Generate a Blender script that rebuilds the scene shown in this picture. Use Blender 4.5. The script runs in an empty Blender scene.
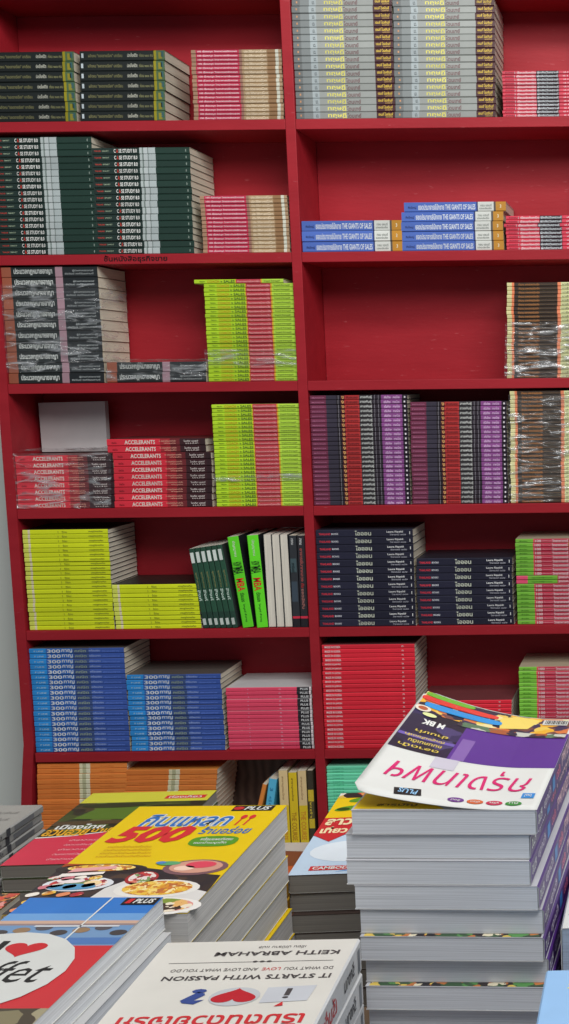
import bpy, bmesh, math, random
from mathutils import Matrix, Vector, noise

random.seed(11)
SC = bpy.context.scene
COL = SC.collection
R = math.radians

# ------------------------------------------------------------------ camera
F_PX, YAW, PITCH, ROLL = 1200.0, 0.004925, 0.112546, 0.011261
PCX, PCY = 683.0, 512.0                       # the photograph is the left slice of a wider frame: lens shift
CAM = Vector((0.0, -2.5778, 1.35))
cyw, syw, cp, sp, cr, sr = math.cos(YAW), math.sin(YAW), math.cos(PITCH), math.sin(PITCH), math.cos(ROLL), math.sin(ROLL)
FWD = Vector((syw*cp, cyw*cp, -sp)); RT0 = Vector((cyw, -syw, 0)); DN0 = FWD.cross(RT0)
RT = cr*RT0 + sr*DN0; DN = -sr*RT0 + cr*DN0
cd = bpy.data.cameras.new('camera'); cam = bpy.data.objects.new('camera', cd); COL.objects.link(cam)
cam.matrix_world = Matrix(((RT.x, -DN.x, -FWD.x, CAM.x), (RT.y, -DN.y, -FWD.y, CAM.y), (RT.z, -DN.z, -FWD.z, CAM.z), (0, 0, 0, 1)))
cd.sensor_width = 36; cd.sensor_fit = 'AUTO'; cd.lens = F_PX/1024*36
cd.shift_x = -(PCX-284.5)/1024; cd.shift_y = 0.0
cd.clip_start = 0.02
SC.camera = cam

def ray(px, py):
    a, b = (px-PCX)/F_PX, (py-PCY)/F_PX
    return RT*a + DN*b + FWD
def at(px, py, Y=0.0):                        # pixel -> point on the plane of the shelf fronts
    d = ray(px, py); return CAM + d*((Y-CAM.y)/d.y)
def atz(px, py, z):
    d = ray(px, py); return CAM + d*((z-CAM.z)/d.z)

# ------------------------------------------------------------------ world, light, exposure
W = bpy.data.worlds.new('world'); SC.world = W; W.use_nodes = True
bg = W.node_tree.nodes['Background']; bg.inputs[0].default_value = (0.80, 0.90, 1.0, 1); bg.inputs[1].default_value = 0.20
def area(name, loc, target, sx, sy, power, col):
    l = bpy.data.lights.new(name, 'AREA'); l.shape = 'RECTANGLE'; l.size = sx; l.size_y = sy; l.energy = power; l.color = col
    o = bpy.data.objects.new(name, l); COL.objects.link(o); o.location = loc
    o.rotation_euler = (Vector(target)-Vector(loc)).to_track_quat('-Z', 'Y').to_euler()
    return o
area('daylight_opening', (0.5, -2.3, 2.98), (-0.7, -0.1, 1.6), 2.0, 1.0, 57, (1.0, 0.99, 0.97))
area('upper_shelf_fill', (-0.55, -1.35, 2.85), (-0.6, 0.0, 1.7), 1.8, 0.25, 14, (1.0, 0.985, 0.96))  # added out-of-view fill lamp: upper shelves brighter, light falling off downwards
SC.view_settings.view_transform = 'Standard'; SC.view_settings.look = 'None'
SC.view_settings.gamma = 1.0; SC.view_settings.exposure = 0.0; SC.view_settings.use_curve_mapping = False

# ------------------------------------------------------------------ materials
def lin(c):
    c = c/255.0
    return c/12.92 if c <= 0.04045 else ((c+0.055)/1.055)**2.4
MATS = {}
def albedo(rgb, E, top):
    a = [lin(c)/E for c in rgb]; k = min(1.0, top/max(a)) if max(a) > 0 else 1.0
    return tuple(round(x*k, 3) for x in a)
def new_mat(name):
    m = bpy.data.materials.new(name); m.use_nodes = True
    return m, m.node_tree, m.node_tree.nodes['Principled BSDF']
def N(nt, typ, **kw):
    n = nt.nodes.new(typ)
    for k, v in kw.items():
        if k.startswith('i_'):
            n.inputs[k[2:].replace('_', ' ')].default_value = v
        else: setattr(n, k, v)
    return n
def paint(rgb, E=1.0, rough=0.42, spec=0.4):
    """printed or painted colour; rgb is what the eye reads under illumination E"""
    a = albedo(rgb, E, 0.86)
    key = (a, rough)
    if key in MATS: return MATS[key]
    m, nt, b = new_mat('print')
    tc = N(nt, 'ShaderNodeTexCoord'); nz = N(nt, 'ShaderNodeTexNoise'); nz.inputs['Scale'].default_value = 35
    nt.links.new(tc.outputs['Object'], nz.inputs['Vector'])
    mx = N(nt, 'ShaderNodeMix', data_type='RGBA')
    mx.inputs[6].default_value = (*[x*0.93 for x in a], 1); mx.inputs[7].default_value = (*[min(1, x*1.06) for x in a], 1)
    nt.links.new(nz.outputs['Fac'], mx.inputs[0])
    oi = N(nt, 'ShaderNodeObjectInfo'); mr = N(nt, 'ShaderNodeMapRange'); mr.inputs['To Min'].default_value = 0.84; mr.inputs['To Max'].default_value = 1.08
    nt.links.new(oi.outputs['Random'], mr.inputs['Value']); hs = N(nt, 'ShaderNodeHueSaturation')
    nt.links.new(mr.outputs[0], hs.inputs['Value']); nt.links.new(mx.outputs[2], hs.inputs['Color']); nt.links.new(hs.outputs[0], b.inputs['Base Color'])
    b.inputs['Roughness'].default_value = rough; b.inputs['Specular IOR Level'].default_value = spec
    MATS[key] = m; return m
def pages(rgb, E=1.0):
    a = albedo(rgb, E, 0.82); key = ('pg', a)
    if key in MATS: return MATS[key]
    m, nt, b = new_mat('paper_edges')
    tc = N(nt, 'ShaderNodeTexCoord'); mp = N(nt, 'ShaderNodeMapping'); mp.inputs['Scale'].default_value = (6, 6, 900)
    nz = N(nt, 'ShaderNodeTexNoise'); nz.inputs['Scale'].default_value = 1.5; nz.inputs['Detail'].default_value = 3
    nt.links.new(tc.outputs['Object'], mp.inputs['Vector']); nt.links.new(mp.outputs[0], nz.inputs['Vector'])
    rp = N(nt, 'ShaderNodeMapRange'); rp.inputs['From Min'].default_value = 0.3; rp.inputs['From Max'].default_value = 0.7
    nt.links.new(nz.outputs['Fac'], rp.inputs['Value'])
    mx = N(nt, 'ShaderNodeMix', data_type='RGBA')
    mx.inputs[6].default_value = (*[x*0.78 for x in a], 1); mx.inputs[7].default_value = (*[min(1, x*1.12) for x in a], 1)
    nt.links.new(rp.outputs[0], mx.inputs[0]); nt.links.new(mx.outputs[2], b.inputs['Base Color'])
    b.inputs['Roughness'].default_value = 0.85
    MATS[key] = m; return m
def collage(name, cols, scale, rough=0.35):
    """printed picture: patches of colour"""
    if name in MATS: return MATS[name]
    m, nt, b = new_mat(name)
    tc = N(nt, 'ShaderNodeTexCoord'); nz = N(nt, 'ShaderNodeTexNoise'); nz.inputs['Scale'].default_value = scale*0.7
    vo = N(nt, 'ShaderNodeTexVoronoi'); vo.inputs['Scale'].default_value = scale
    ad = N(nt, 'ShaderNodeVectorMath', operation='MULTIPLY_ADD'); ad.inputs[1].default_value = (0.02, 0.02, 0.02)
    nt.links.new(tc.outputs['Object'], nz.inputs['Vector']); nt.links.new(nz.outputs['Color'], ad.inputs[0]); nt.links.new(tc.outputs['Object'], ad.inputs[2])
    nt.links.new(ad.outputs[0], vo.inputs['Vector'])
    sx = N(nt, 'ShaderNodeSeparateColor'); nt.links.new(vo.outputs['Color'], sx.inputs[0])
    rp = N(nt, 'ShaderNodeValToRGB'); rp.color_ramp.interpolation = 'CONSTANT'
    el = rp.color_ramp.elements
    while len(el) < len(cols): el.new(0.5)
    for i, c in enumerate(cols):
        el[i].position = i/len(cols); el[i].color = (*[lin(x) for x in c], 1)
    nt.links.new(sx.outputs[0], rp.inputs[0]); nt.links.new(rp.outputs[0], b.inputs['Base Color'])
    b.inputs['Roughness'].default_value = rough
    MATS[name] = m; return m
def red_wood():
    if 'red' in MATS: return MATS['red']
    m, nt, b = new_mat('red_painted_wood')
    tc = N(nt, 'ShaderNodeTexCoord'); mp = N(nt, 'ShaderNodeMapping'); mp.inputs['Scale'].default_value = (1, 5, 5)
    n1 = N(nt, 'ShaderNodeTexNoise'); n1.inputs['Scale'].default_value = 5; n1.inputs['Detail'].default_value = 5
    n2 = N(nt, 'ShaderNodeTexNoise'); n2.inputs['Scale'].default_value = 40; n2.inputs['Detail'].default_value = 4
    nt.links.new(tc.outputs['Object'], mp.inputs['Vector']); nt.links.new(mp.outputs[0], n1.inputs['Vector']); nt.links.new(mp.outputs[0], n2.inputs['Vector'])
    mx = N(nt, 'ShaderNodeMix', data_type='RGBA'); mx.inputs[6].default_value = (0.29, 0.010, 0.018, 1); mx.inputs[7].default_value = (0.45, 0.022, 0.034, 1)
    nt.links.new(n1.outputs['Fac'], mx.inputs[0])
    rp = N(nt, 'ShaderNodeMapRange'); rp.inputs['From Min'].default_value = 0.68; rp.inputs['From Max'].default_value = 0.8
    nt.links.new(n2.outputs['Fac'], rp.inputs['Value'])
    m2 = N(nt, 'ShaderNodeMix', data_type='RGBA'); m2.inputs[7].default_value = (0.5, 0.10, 0.11, 1)
    nt.links.new(rp.outputs[0], m2.inputs[0]); nt.links.new(mx.outputs[2], m2.inputs[6]); nt.links.new(m2.outputs[2], b.inputs['Base Color'])
    b.inputs['Roughness'].default_value = 0.5; b.inputs['Specular IOR Level'].default_value = 0.25
    bp = N(nt, 'ShaderNodeBump'); bp.inputs['Strength'].default_value = 0.15; bp.inputs['Distance'].default_value = 0.002
    nt.links.new(n2.outputs['Fac'], bp.inputs['Height']); nt.links.new(bp.outputs[0], b.inputs['Normal'])
    MATS['red'] = m; return m
def plaster():
    m, nt, b = new_mat('old_plaster')
    tc = N(nt, 'ShaderNodeTexCoord'); n1 = N(nt, 'ShaderNodeTexNoise'); n1.inputs['Scale'].default_value = 3; n1.inputs['Detail'].default_value = 6
    mp = N(nt, 'ShaderNodeMapping'); mp.inputs['Scale'].default_value = (5, 5, 16); mp.inputs['Rotation'].default_value = (0, 0.35, 0)
    n2 = N(nt, 'ShaderNodeTexNoise'); n2.inputs['Scale'].default_value = 0.8; n2.inputs['Detail'].default_value = 5
    nt.links.new(tc.outputs['Object'], n1.inputs['Vector']); nt.links.new(tc.outputs['Object'], mp.inputs[0]); nt.links.new(mp.outputs[0], n2.inputs['Vector'])
    mx = N(nt, 'ShaderNodeMix', data_type='RGBA'); mx.inputs[6].default_value = (0.72, 0.78, 0.72, 1); mx.inputs[7].default_value = (0.82, 0.87, 0.82, 1)
    nt.links.new(n1.outputs['Fac'], mx.inputs[0])
    rp = N(nt, 'ShaderNodeMapRange'); rp.inputs['From Min'].default_value = 0.70; rp.inputs['From Max'].default_value = 0.76; rp.inputs['To Max'].default_value = 0.5
    nt.links.new(n2.outputs['Fac'], rp.inputs['Value'])
    m2 = N(nt, 'ShaderNodeMix', data_type='RGBA'); m2.inputs[7].default_value = (0.16, 0.16, 0.14, 1)
    nt.links.new(rp.outputs[0], m2.inputs[0]); nt.links.new(mx.outputs[2], m2.inputs[6]); nt.links.new(m2.outputs[2], b.inputs['Base Color'])
    b.inputs['Roughness'].default_value = 0.8
    return m
def film_mat():
    if 'film' in MATS: return MATS['film']
    m, nt, b = new_mat('clear_crinkled_film')
    nt.nodes.remove(b); out = nt.nodes['Material Output']
    tr = N(nt, 'ShaderNodeBsdfTransparent'); gl = N(nt, 'ShaderNodeBsdfGlossy'); gl.inputs['Roughness'].default_value = 0.16
    df = N(nt, 'ShaderNodeBsdfDiffuse'); df.inputs['Color'].default_value = (0.75, 0.78, 0.8, 1)
    tc = N(nt, 'ShaderNodeTexCoord'); mp = N(nt, 'ShaderNodeMapping'); mp.inputs['Scale'].default_value = (9, 9, 42); mp.inputs['Rotation'].default_value = (0, R(14), 0)
    nz = N(nt, 'ShaderNodeTexNoise'); nz.inputs['Scale'].default_value = 1.6; nz.inputs['Detail'].default_value = 5; nz.inputs['Distortion'].default_value = 1.3
    nt.links.new(tc.outputs['Object'], mp.inputs[0]); nt.links.new(mp.outputs[0], nz.inputs['Vector'])
    bp = N(nt, 'ShaderNodeBump'); bp.inputs['Strength'].default_value = 0.9; bp.inputs['Distance'].default_value = 0.01
    nt.links.new(nz.outputs['Fac'], bp.inputs['Height']); nt.links.new(bp.outputs[0], gl.inputs['Normal'])
    m1 = N(nt, 'ShaderNodeMixShader'); m1.inputs[0].default_value = 0.45
    nt.links.new(gl.outputs[0], m1.inputs[1]); nt.links.new(df.outputs[0], m1.inputs[2])
    rp = N(nt, 'ShaderNodeMapRange'); rp.inputs['From Min'].default_value = 0.52; rp.inputs['From Max'].default_value = 0.72
    rp.inputs['To Min'].default_value = 0.05; rp.inputs['To Max'].default_value = 0.8
    nt.links.new(nz.outputs['Fac'], rp.inputs['Value'])
    m2 = N(nt, 'ShaderNodeMixShader'); nt.links.new(rp.outputs[0], m2.inputs[0]); nt.links.new(tr.outputs[0], m2.inputs[1]); nt.links.new(m1.outputs[0], m2.inputs[2])
    nt.links.new(m2.outputs[0], out.inputs[0])
    MATS['film'] = m; return m

# ------------------------------------------------------------------ object helpers
def link(name, me, parent=None):
    o = bpy.data.objects.new(name, me); COL.objects.link(o)
    if parent: o.parent = parent
    return o
def tag(o, label=None, cat=None, group=None, kind=None):
    if label: o['label'] = label
    if cat: o['category'] = cat
    if group: o['group'] = group
    if kind: o['kind'] = kind
    return o
def empty(name, loc=(0, 0, 0)):
    o = bpy.data.objects.new(name, None); COL.objects.link(o); o.location = loc; o.empty_display_size = 0.05
    return o
def mesh_of(name, verts, faces, mats, idx=None, fix=True):
    me = bpy.data.meshes.new(name); me.from_pydata(verts, [], faces)
    for m in mats: me.materials.append(m)
    if idx: me.polygons.foreach_set('material_index', idx)
    if fix:
        bm = bmesh.new(); bm.from_mesh(me); bmesh.ops.recalc_face_normals(bm, faces=bm.faces); bm.to_mesh(me); bm.free()
    me.update(); return me
def box_mesh(name, lo, hi, mat, bevel=0.0):
    bm = bmesh.new(); bmesh.ops.create_cube(bm, size=1)
    for v in bm.verts: v.co = Vector([lo[i]+(v.co[i]+0.5)*(hi[i]-lo[i]) for i in range(3)])
    if bevel: bmesh.ops.bevel(bm, geom=bm.edges[:], offset=bevel, segments=2, affect='EDGES', profile=0.6)
    me = bpy.data.meshes.new(name); bm.to_mesh(me); bm.free(); me.materials.append(mat); return me

TXT = {}
def text_geo(s, shear=0.0, bold=0.0):
    """letter outlines, scaled to a unit box"""
    k = (s, shear, bold)
    if k in TXT: return TXT[k]
    c = bpy.data.curves.new('lettering', 'FONT'); c.body = s; c.resolution_u = 2; c.shear = shear; c.offset = bold; c.fill_mode = 'FRONT'
    o = bpy.data.objects.new('lettering', c); COL.objects.link(o)
    bpy.context.view_layer.update()
    me = bpy.data.meshes.new_from_object(o.evaluated_get(bpy.context.evaluated_depsgraph_get()))
    vs = [(v.co.x, v.co.y) for v in me.vertices]; fs = [tuple(p.vertices) for p in me.polygons]
    bpy.data.objects.remove(o); bpy.data.curves.remove(c); bpy.data.meshes.remove(me)
    if not vs: vs = [(0, 0), (1, 0), (1, 1)]; fs = [(0, 1, 2)]
    x0 = min(v[0] for v in vs); x1 = max(v[0] for v in vs); y0 = min(v[1] for v in vs); y1 = max(v[1] for v in vs)
    vs = [((x-x0)/max(1e-6, x1-x0), (y-y0)/max(1e-6, y1-y0)) for x, y in vs]
    TXT[k] = (vs, fs); return TXT[k]

_o = "first second third fourth fifth sixth seventh eighth ninth tenth eleventh twelfth thirteenth fourteenth fifteenth sixteenth seventeenth eighteenth nineteenth".split()
def ordinal(k):
    if k <= 19: return _o[k-1]
    t = {2: 'twent', 3: 'thirt'}[k//10]
    return t+'ieth' if k % 10 == 0 else t+'y-'+_o[k % 10-1]

# ------------------------------------------------------------------ the book builder
def cover_mesh(L, Wd, t, bands, cov, to):
    """spine + both boards in one folded piece. s runs along the spine, d is the depth behind the spine."""
    c = min(0.0015, t*0.2); w = 0.0006
    prof = [(Wd, 0), (c, 0), (0, c), (0, t-c), (c, t), (Wd, t), (Wd, t-w), (c+w*0.6, t-w), (w, t-c-w*0.4), (w, c+w*0.4), (c+w*0.6, w), (Wd, w)]
    col_i = ['cov', 'sp', 'sp', 'sp', 'cov', 'cov', 'in', 'in', 'in', 'in', 'in', 'cov']
    cuts = [-L/2] + [-L/2+L*b[1] for b in bands[:-1]] + [L/2]
    mats = [cov, paint((200, 200, 195), 0.8)]; vs, fs, ix = [], [], []
    for s in cuts:
        for d, z in prof: vs.append(to(s, d, z))
    n = len(prof)
    for k, b in enumerate(bands):
        if b[2] not in mats: mats.append(b[2])
        mi = mats.index(b[2])
        for j in range(n):
            a, bb = k*n+j, k*n+(j+1) % n
            fs.append((a, bb, bb+n, a+n)); ix.append({'cov': 0, 'in': 1, 'sp': mi}[col_i[j]])
    for base in (0, len(bands)*n):                                   # end caps: strips of quads round the folded profile
        for j in range(5):
            fs.append((base+j, base+j+1, base+(10-j), base+(11-j))); ix.append(0)
    return mesh_of('cover', vs, fs, mats, ix)
def block_mesh(L, Wd, t, mat, to, inset=0.0012):
    s = L/2-inset; a, b = 0.0012, Wd-(0.0022 if inset > 0.001 else 0.0006); lo, hi = 0.0008, t-0.0008
    vs = [to(x, d, z) for x in (-s, s) for d in (a, b) for z in (lo, hi)]
    fs = [(0, 1, 3, 2), (4, 6, 7, 5), (0, 4, 5, 1), (2, 3, 7, 6), (0, 2, 6, 4), (1, 5, 7, 3)]
    return mesh_of('page_block', vs, fs, [mat])
def spine_text_mesh(L, t, texts, to, flipdir=False):
    vs, fs, ix, mats = [], [], [], []
    for (s, f0, f1, z0, z1, m) in texts:
        if m not in mats: mats.append(m)
        if s.startswith('#'):                                        # plain printed bar or dot
            gv, gf = [(0, 0), (1, 0), (1, 1), (0, 1)], [(0, 1, 2, 3)]
        else: gv, gf = text_geo(s, 0.0, 0.022)
        o = len(vs)
        for x, y in gv:
            u = f0+(f1-f0)*x; v = z0+(z1-z0)*y
            if flipdir: u = 1-u; v = 1-v
            vs.append(to(-L/2+L*u, -0.00025, t*v))
        fs += [tuple(i+o for i in f) for f in gf]; ix += [mats.index(m)]*len(gf)
    return mesh_of('spine_lettering', vs, fs, mats, ix, fix=False)

SHELF = lambda s, d, z: (s, d, z)                                    # spine towards the room
class Proto:
    """one title: shared meshes, copied book by book"""
    def __init__(s, kind, L, Wd, t, bands, cov, pg, texts, to=SHELF, inset=0.0012, apart=False):
        s.kind, s.L, s.W, s.t = kind, L, Wd, t
        s.parts = [('cover', cover_mesh(L, Wd, t, bands, cov, to)), ('page_block', block_mesh(L, Wd, t, pg, to, inset))]
        if texts and apart:                                          # near enough to read: each printed item by itself
            for q in texts: s.parts.append(('spine_panel' if q[0].startswith('#') else 'spine_lettering', spine_text_mesh(L, t, [q], to)))
        elif texts: s.parts.append(('spine_lettering', spine_text_mesh(L, t, texts, to)))
        s.first = None
    def place(s, mw, label, group, cat='book', kind=None):
        if s.first is None:
            r = empty(kind or s.kind); s.first = r; s.kids = [link(n, m, r) for n, m in s.parts]
        else:
            r = s.first.copy(); COL.objects.link(r)
            for k in s.kids:
                c = k.copy(); COL.objects.link(c); c.parent = r
        r.matrix_world = mw
        return tag(r, label, cat, group)

# ------------------------------------------------------------------ the setting and the bookcase
ROW = [1.8910, 1.6189, 1.3495, 1.0811, 0.8145, 0.5401, 0.2700, 0.0]  # tops of the boards
TH, DEP = 0.0208, 0.142
XL, XD, XR = -1.4224, -0.8057, -0.128                                # inner faces: side panel, divider, far post
wall = link('wall_back', box_mesh('wall_back', (-3.2, 0.151, -0.1), (2.4, 0.25, 3.6), plaster())); tag(wall, kind='structure')
flm, fnt, fb = new_mat('worn_concrete')
_n = N(fnt, 'ShaderNodeTexNoise'); _n.inputs['Scale'].default_value = 5; _n.inputs['Detail'].default_value = 7
_r = N(fnt, 'ShaderNodeMix', data_type='RGBA'); _r.inputs[6].default_value = (0.25, 0.24, 0.22, 1); _r.inputs[7].default_value = (0.42, 0.41, 0.39, 1)
fnt.links.new(_n.outputs['Fac'], _r.inputs[0]); fnt.links.new(_r.outputs[2], fb.inputs['Base Color']); fb.inputs['Roughness'].default_value = 0.8
flo = link('floor', box_mesh('floor', (-3.2, -5, -0.15), (2.4, 0.15, -0.05), flm)); tag(flo, kind='structure')

red = red_wood()
case = tag(empty('bookcase', (-0.8, 0.0, -0.05)), 'tall red painted wooden bookcase with two bays of shelves against the wall', 'bookcase')
def cpart(name, lo, hi, mat=red, bev=0.0012):
    o = link(name, box_mesh(name, lo, hi, mat, bev), case); o.matrix_parent_inverse = case.matrix_world.inverted() if False else Matrix.Translation(-case.location)
    return o
ZT = 2.40
for b, (x0, x1) in enumerate(((XL, XD), (XD+TH, XR))):
    for z in [ZT] + [2.1615] + ROW:
        cpart('shelf_board', (x0+0.0004, 0.0, z-TH), (x1-0.0004, DEP-0.002, z))
    cpart('back_panel', (x0+0.0004, DEP-0.001, ROW[5]+0.001), (x1-0.0004, DEP+0.007, ZT))
dwm, dnt, db = new_mat('bare_dark_wood')
_n = N(dnt, 'ShaderNodeTexWave'); _n.inputs['Scale'].default_value = 9; _n.inputs['Distortion'].default_value = 4; _n.inputs['Detail'].default_value = 3
_r = N(dnt, 'ShaderNodeMix', data_type='RGBA'); _r.inputs[6].default_value = (0.06, 0.035, 0.028, 1); _r.inputs[7].default_value = (0.13, 0.085, 0.065, 1)
dnt.links.new(_n.outputs['Fac'], _r.inputs[0]); dnt.links.new(_r.outputs[2], db.inputs['Base Color'])
for b, (x0, x1) in enumerate(((XL, XD), (XD+TH, XR))):
    o = cpart('back_panel', (x0+0.0004, DEP-0.001, -0.045), (x1-0.0004, DEP+0.007, ROW[5]-0.001), dwm)
    o['label'] = 'bare dark brown back panel of the bottom bay'
cpart('divider_panel', (XD, -0.0006, -0.05), (XD+TH, DEP+0.007, ZT+TH*0.5))
cpart('side_panel', (XR, -0.0006, -0.05), (XR+TH, DEP+0.007, ZT+TH*0.5))
# the outer side panel bows outwards below the sixth shelf
bm = bmesh.new(); zs = [-0.05, 0.15, 0.27, 0.36, 0.46, 0.52, 0.56, 0.7, 1.0, ZT]; off = [0.020, 0.024, 0.024, 0.022, 0.013, 0.006, 0.001, 0, 0, 0]
rings = []
for z, d in zip(zs, off):
    rings.append([bm.verts.new(Vector(p)-case.location) for p in ((XL-0.0218-d, -0.0006, z), (XL-d*0.9, -0.0006, z), (XL-d*0.9, DEP+0.007, z), (XL-0.0218-d, DEP+0.007, z))])
for a, b in zip(rings, rings[1:]):
    for j in range(4): bm.faces.new((a[j], a[(j+1) % 4], b[(j+1) % 4], b[j]))
bm.faces.new(rings[0][::-1]); bm.faces.new(rings[-1])
bmesh.ops.recalc_face_normals(bm, faces=bm.faces)
me = bpy.data.meshes.new('side_panel'); bm.to_mesh(me); bm.free(); me.materials.append(red); link('side_panel', me, case)
# handwriting on the edge of the second shelf
p0, p1 = at(104, 260.5), at(167, 253.5)
gv, gf = text_geo('ชั้นหนังสือธุรกิจขาย', 0.0, 0.02)
me = mesh_of('handwriting', [(p0.x+(p1.x-p0.x)*x+0.8, -0.0004, ROW[1]-0.0185+0.016*y+0.05) for x, y in gv], gf, [paint((30, 12, 14))], fix=False)
hw = link('handwriting', me, case); hw['label'] = 'black handwritten note on the shelf edge'

# ------------------------------------------------------------------ stacks on the shelves
PG = (204, 196, 178)
EROW = [0.97, 0.88, 0.77, 0.68, 0.57, 0.46, 0.34]
PROTOS = {}
YS = 0.005
def make_proto(key, kind, row, L, Wd, t, bands, cov, texts, pg=PG, Epg=None):
    E = EROW[row]
    k = (key, row, round(L, 3), round(t, 4))
    if k not in PROTOS:
        B = [(a, b, paint(c, E)) for a, b, c in bands]
        T = [(s, a, b, z0, z1, paint(c, E)) for s, a, b, z0, z1, c in texts]
        PROTOS[k] = Proto(kind, L, Wd, t, B, paint(cov, E), pages(pg, Epg or E), T, apart=key.rstrip('0123456789') in ('grey', 'purple'))
    return PROTOS[k]
def stack(d, row, n, TLx, TRx, BLx, BRx, top, desc, where, dx={}, flip=(), Wd=0.132, skip_z=0.0, jit=0.0011, noun=None, variants=None):
    """n books of one title lying flat, spines to the front"""
    zb = ROW[row]+0.0002+skip_z
    zt = at((TLx+TRx)/2, top, YS).z
    t = (zt-zb)/n
    lo0, lo1 = at(BLx, _row_px(row), YS).x, at(BRx, _row_px(row), YS).x
    hi0, hi1 = at(TLx, top, YS).x, at(TRx, top, YS).x
    L = ((lo1-lo0)+(hi1-hi0))/2
    B0, B1 = (XL, XD) if lo0 < XD-0.1 else (XD+TH, XR)
    bow = 0.013 if row == 6 and B0 == XL else 0.0                     # room the bowed side panel leaves
    B0 += 0.0015; B1 -= 0.0015; L = min(L, B1-B0)
    pr = make_proto(d['key'], d['kind'], row, L, Wd, t-0.0003, d['bands'], d['cov'], d['texts'])
    alts = [make_proto(d['key']+str(i), d['kind'], row, L, Wd, t-0.0003, d['bands'], d['cov'], v) for i, v in enumerate(variants or [])]
    grp = f"{desc} {noun or d['noun']}s {where}"
    for i in range(n):
        f = (i+0.5)/n; k = n-i
        x = (lo0+lo1)/2*(1-f)+(hi0+hi1)/2*f + random.uniform(-jit, jit)
        if k in dx: x += dx[k]/465.5
        x = min(max(x, B0+L/2-bow*(1-f)**0.8), B1-L/2)
        y = 0.004+random.uniform(0, 0.0025)
        rz = 0.0 if (x-L/2 < B0+0.003 or x+L/2 > B1-0.003) else random.uniform(-0.004, 0.004)
        mw = Matrix.Translation((x, y, zb+i*t)) @ Matrix.Rotation(rz, 4, 'Z')
        if k in flip: mw = mw @ Matrix.Translation((0, 0, t-0.0003)) @ Matrix.Rotation(math.pi, 4, 'Y')
        q = 'topmost' if k == 1 else ('bottom one' if i == 0 else ordinal(k)+' from top')
        if k in flip: q = 'turned around, '+q
        P = pr if not alts else random.choice([pr]+alts)
        P.place(mw, f"{desc} {noun or d['noun']}, {q} "+('' if where.startswith('in ') else 'of stack ')+where, grp)
    return zb+n*t
def _row_px(r): return (120, 252, 381, 507, 629, 751, 874)[r]

BLK = dict(key='black', kind='paperback_book', noun='paperback', cov=(35, 38, 36), bands=[(0, .87, (28, 33, 32)), (.87, .9, (150, 140, 30)), (.9, 1, (78, 104, 70))],
    texts=[('#', .02, .045, .3, .75, (190, 200, 205)), ('ผลิตคน "ยอดขายเรื่อง" บทเรียน', .1, .5, .35, .72, (120, 118, 80)), ('ปลดล็อคชีวิต', .56, .68, .35, .75, (190, 190, 175)), ('ก่อน ๑๐๐ คน', .7, .86, .35, .7, (130, 130, 90)),
           ('#', .925, .965, .15, .8, (140, 132, 44)), ('#', .955, .985, .35, .9, (52, 92, 96))])
PNK = dict(key='pinktan', kind='booklet', noun='booklet', cov=(165, 140, 110), bands=[(0, .05, (165, 130, 105)), (.05, .53, (186, 48, 78)), (.53, .56, (150, 110, 95)), (.56, .84, (172, 146, 112)), (.84, .93, (146, 112, 78)), (.93, .965, (205, 205, 190)), (.965, 1, (168, 140, 110))],
    texts=[('100 เรื่องสนุก วิทยาศาสตร์ทดลอง', .07, .51, .22, .84, (245, 222, 226)), ('ประวัติศาสตร์โลก', .585, .83, .15, .85, (226, 210, 182))])
GRY = dict(key='grey', kind='novel', noun='novel', cov=(150, 152, 150), bands=[(0, .08, (112, 116, 116)), (.08, .17, (132, 138, 138)), (.17, .24, (168, 178, 180)), (.24, .81, (154, 158, 154)), (.81, 1, (72, 36, 40))],
    texts=[('#', .04, .055, .4, .7, (200, 150, 110)), ('นว.', .2, .225, .25, .7, (80, 88, 92)), ('ทฤษฎี', .32, .505, .12, .9, (228, 220, 110)), ('โดนเทย์', .515, .655, .16, .82, (112, 74, 76)), ('เจมส์ โรลลินส์', .83, .975, .42, .88, (226, 192, 70)), ('แปลไทย', .9, .97, .15, .38, (200, 160, 90))])
PBK = dict(key='pinkblack', kind='booklet', noun='booklet', cov=(186, 70, 84), bands=[(0, .36, (206, 62, 82)), (.36, .6, (50, 42, 48)), (.6, 1, (206, 62, 82))],
    texts=[('สำนักพิมพ์', .03, .14, .3, .7, (120, 30, 45)), ('1 เรียนเก่งคณิต', .13, .355, .16, .86, (250, 230, 232)), ('ฝึกคิดวิเคราะห์', .37, .595, .15, .86, (206, 212, 216)), ('ป.1', .65, .7, .3, .7, (238, 215, 218))])
GRN = dict(key='case', kind='textbook', noun='paperback', cov=(120, 125, 115), bands=[(0, .49, (34, 50, 46)), (.49, .515, (176, 186, 184)), (.515, .53, (120, 132, 128)), (.53, .57, (182, 190, 190)), (.57, .58, (128, 138, 136)), (.58, .65, (172, 182, 182)), (.65, 1, (33, 56, 48))],
    texts=[('THAILAND', .03, .1, .4, .62, (190, 70, 60)), ('SMART', .11, .18, .4, .62, (150, 165, 140)), ('C', .23, .25, .22, .8, (225, 225, 220)), ('A', .255, .275, .22, .8, (200, 60, 50)), ('SE STUDY 8.0', .28, .465, .22, .8, (225, 225, 220)), ('8', .955, .965, .3, .7, (150, 165, 155))])
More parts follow.
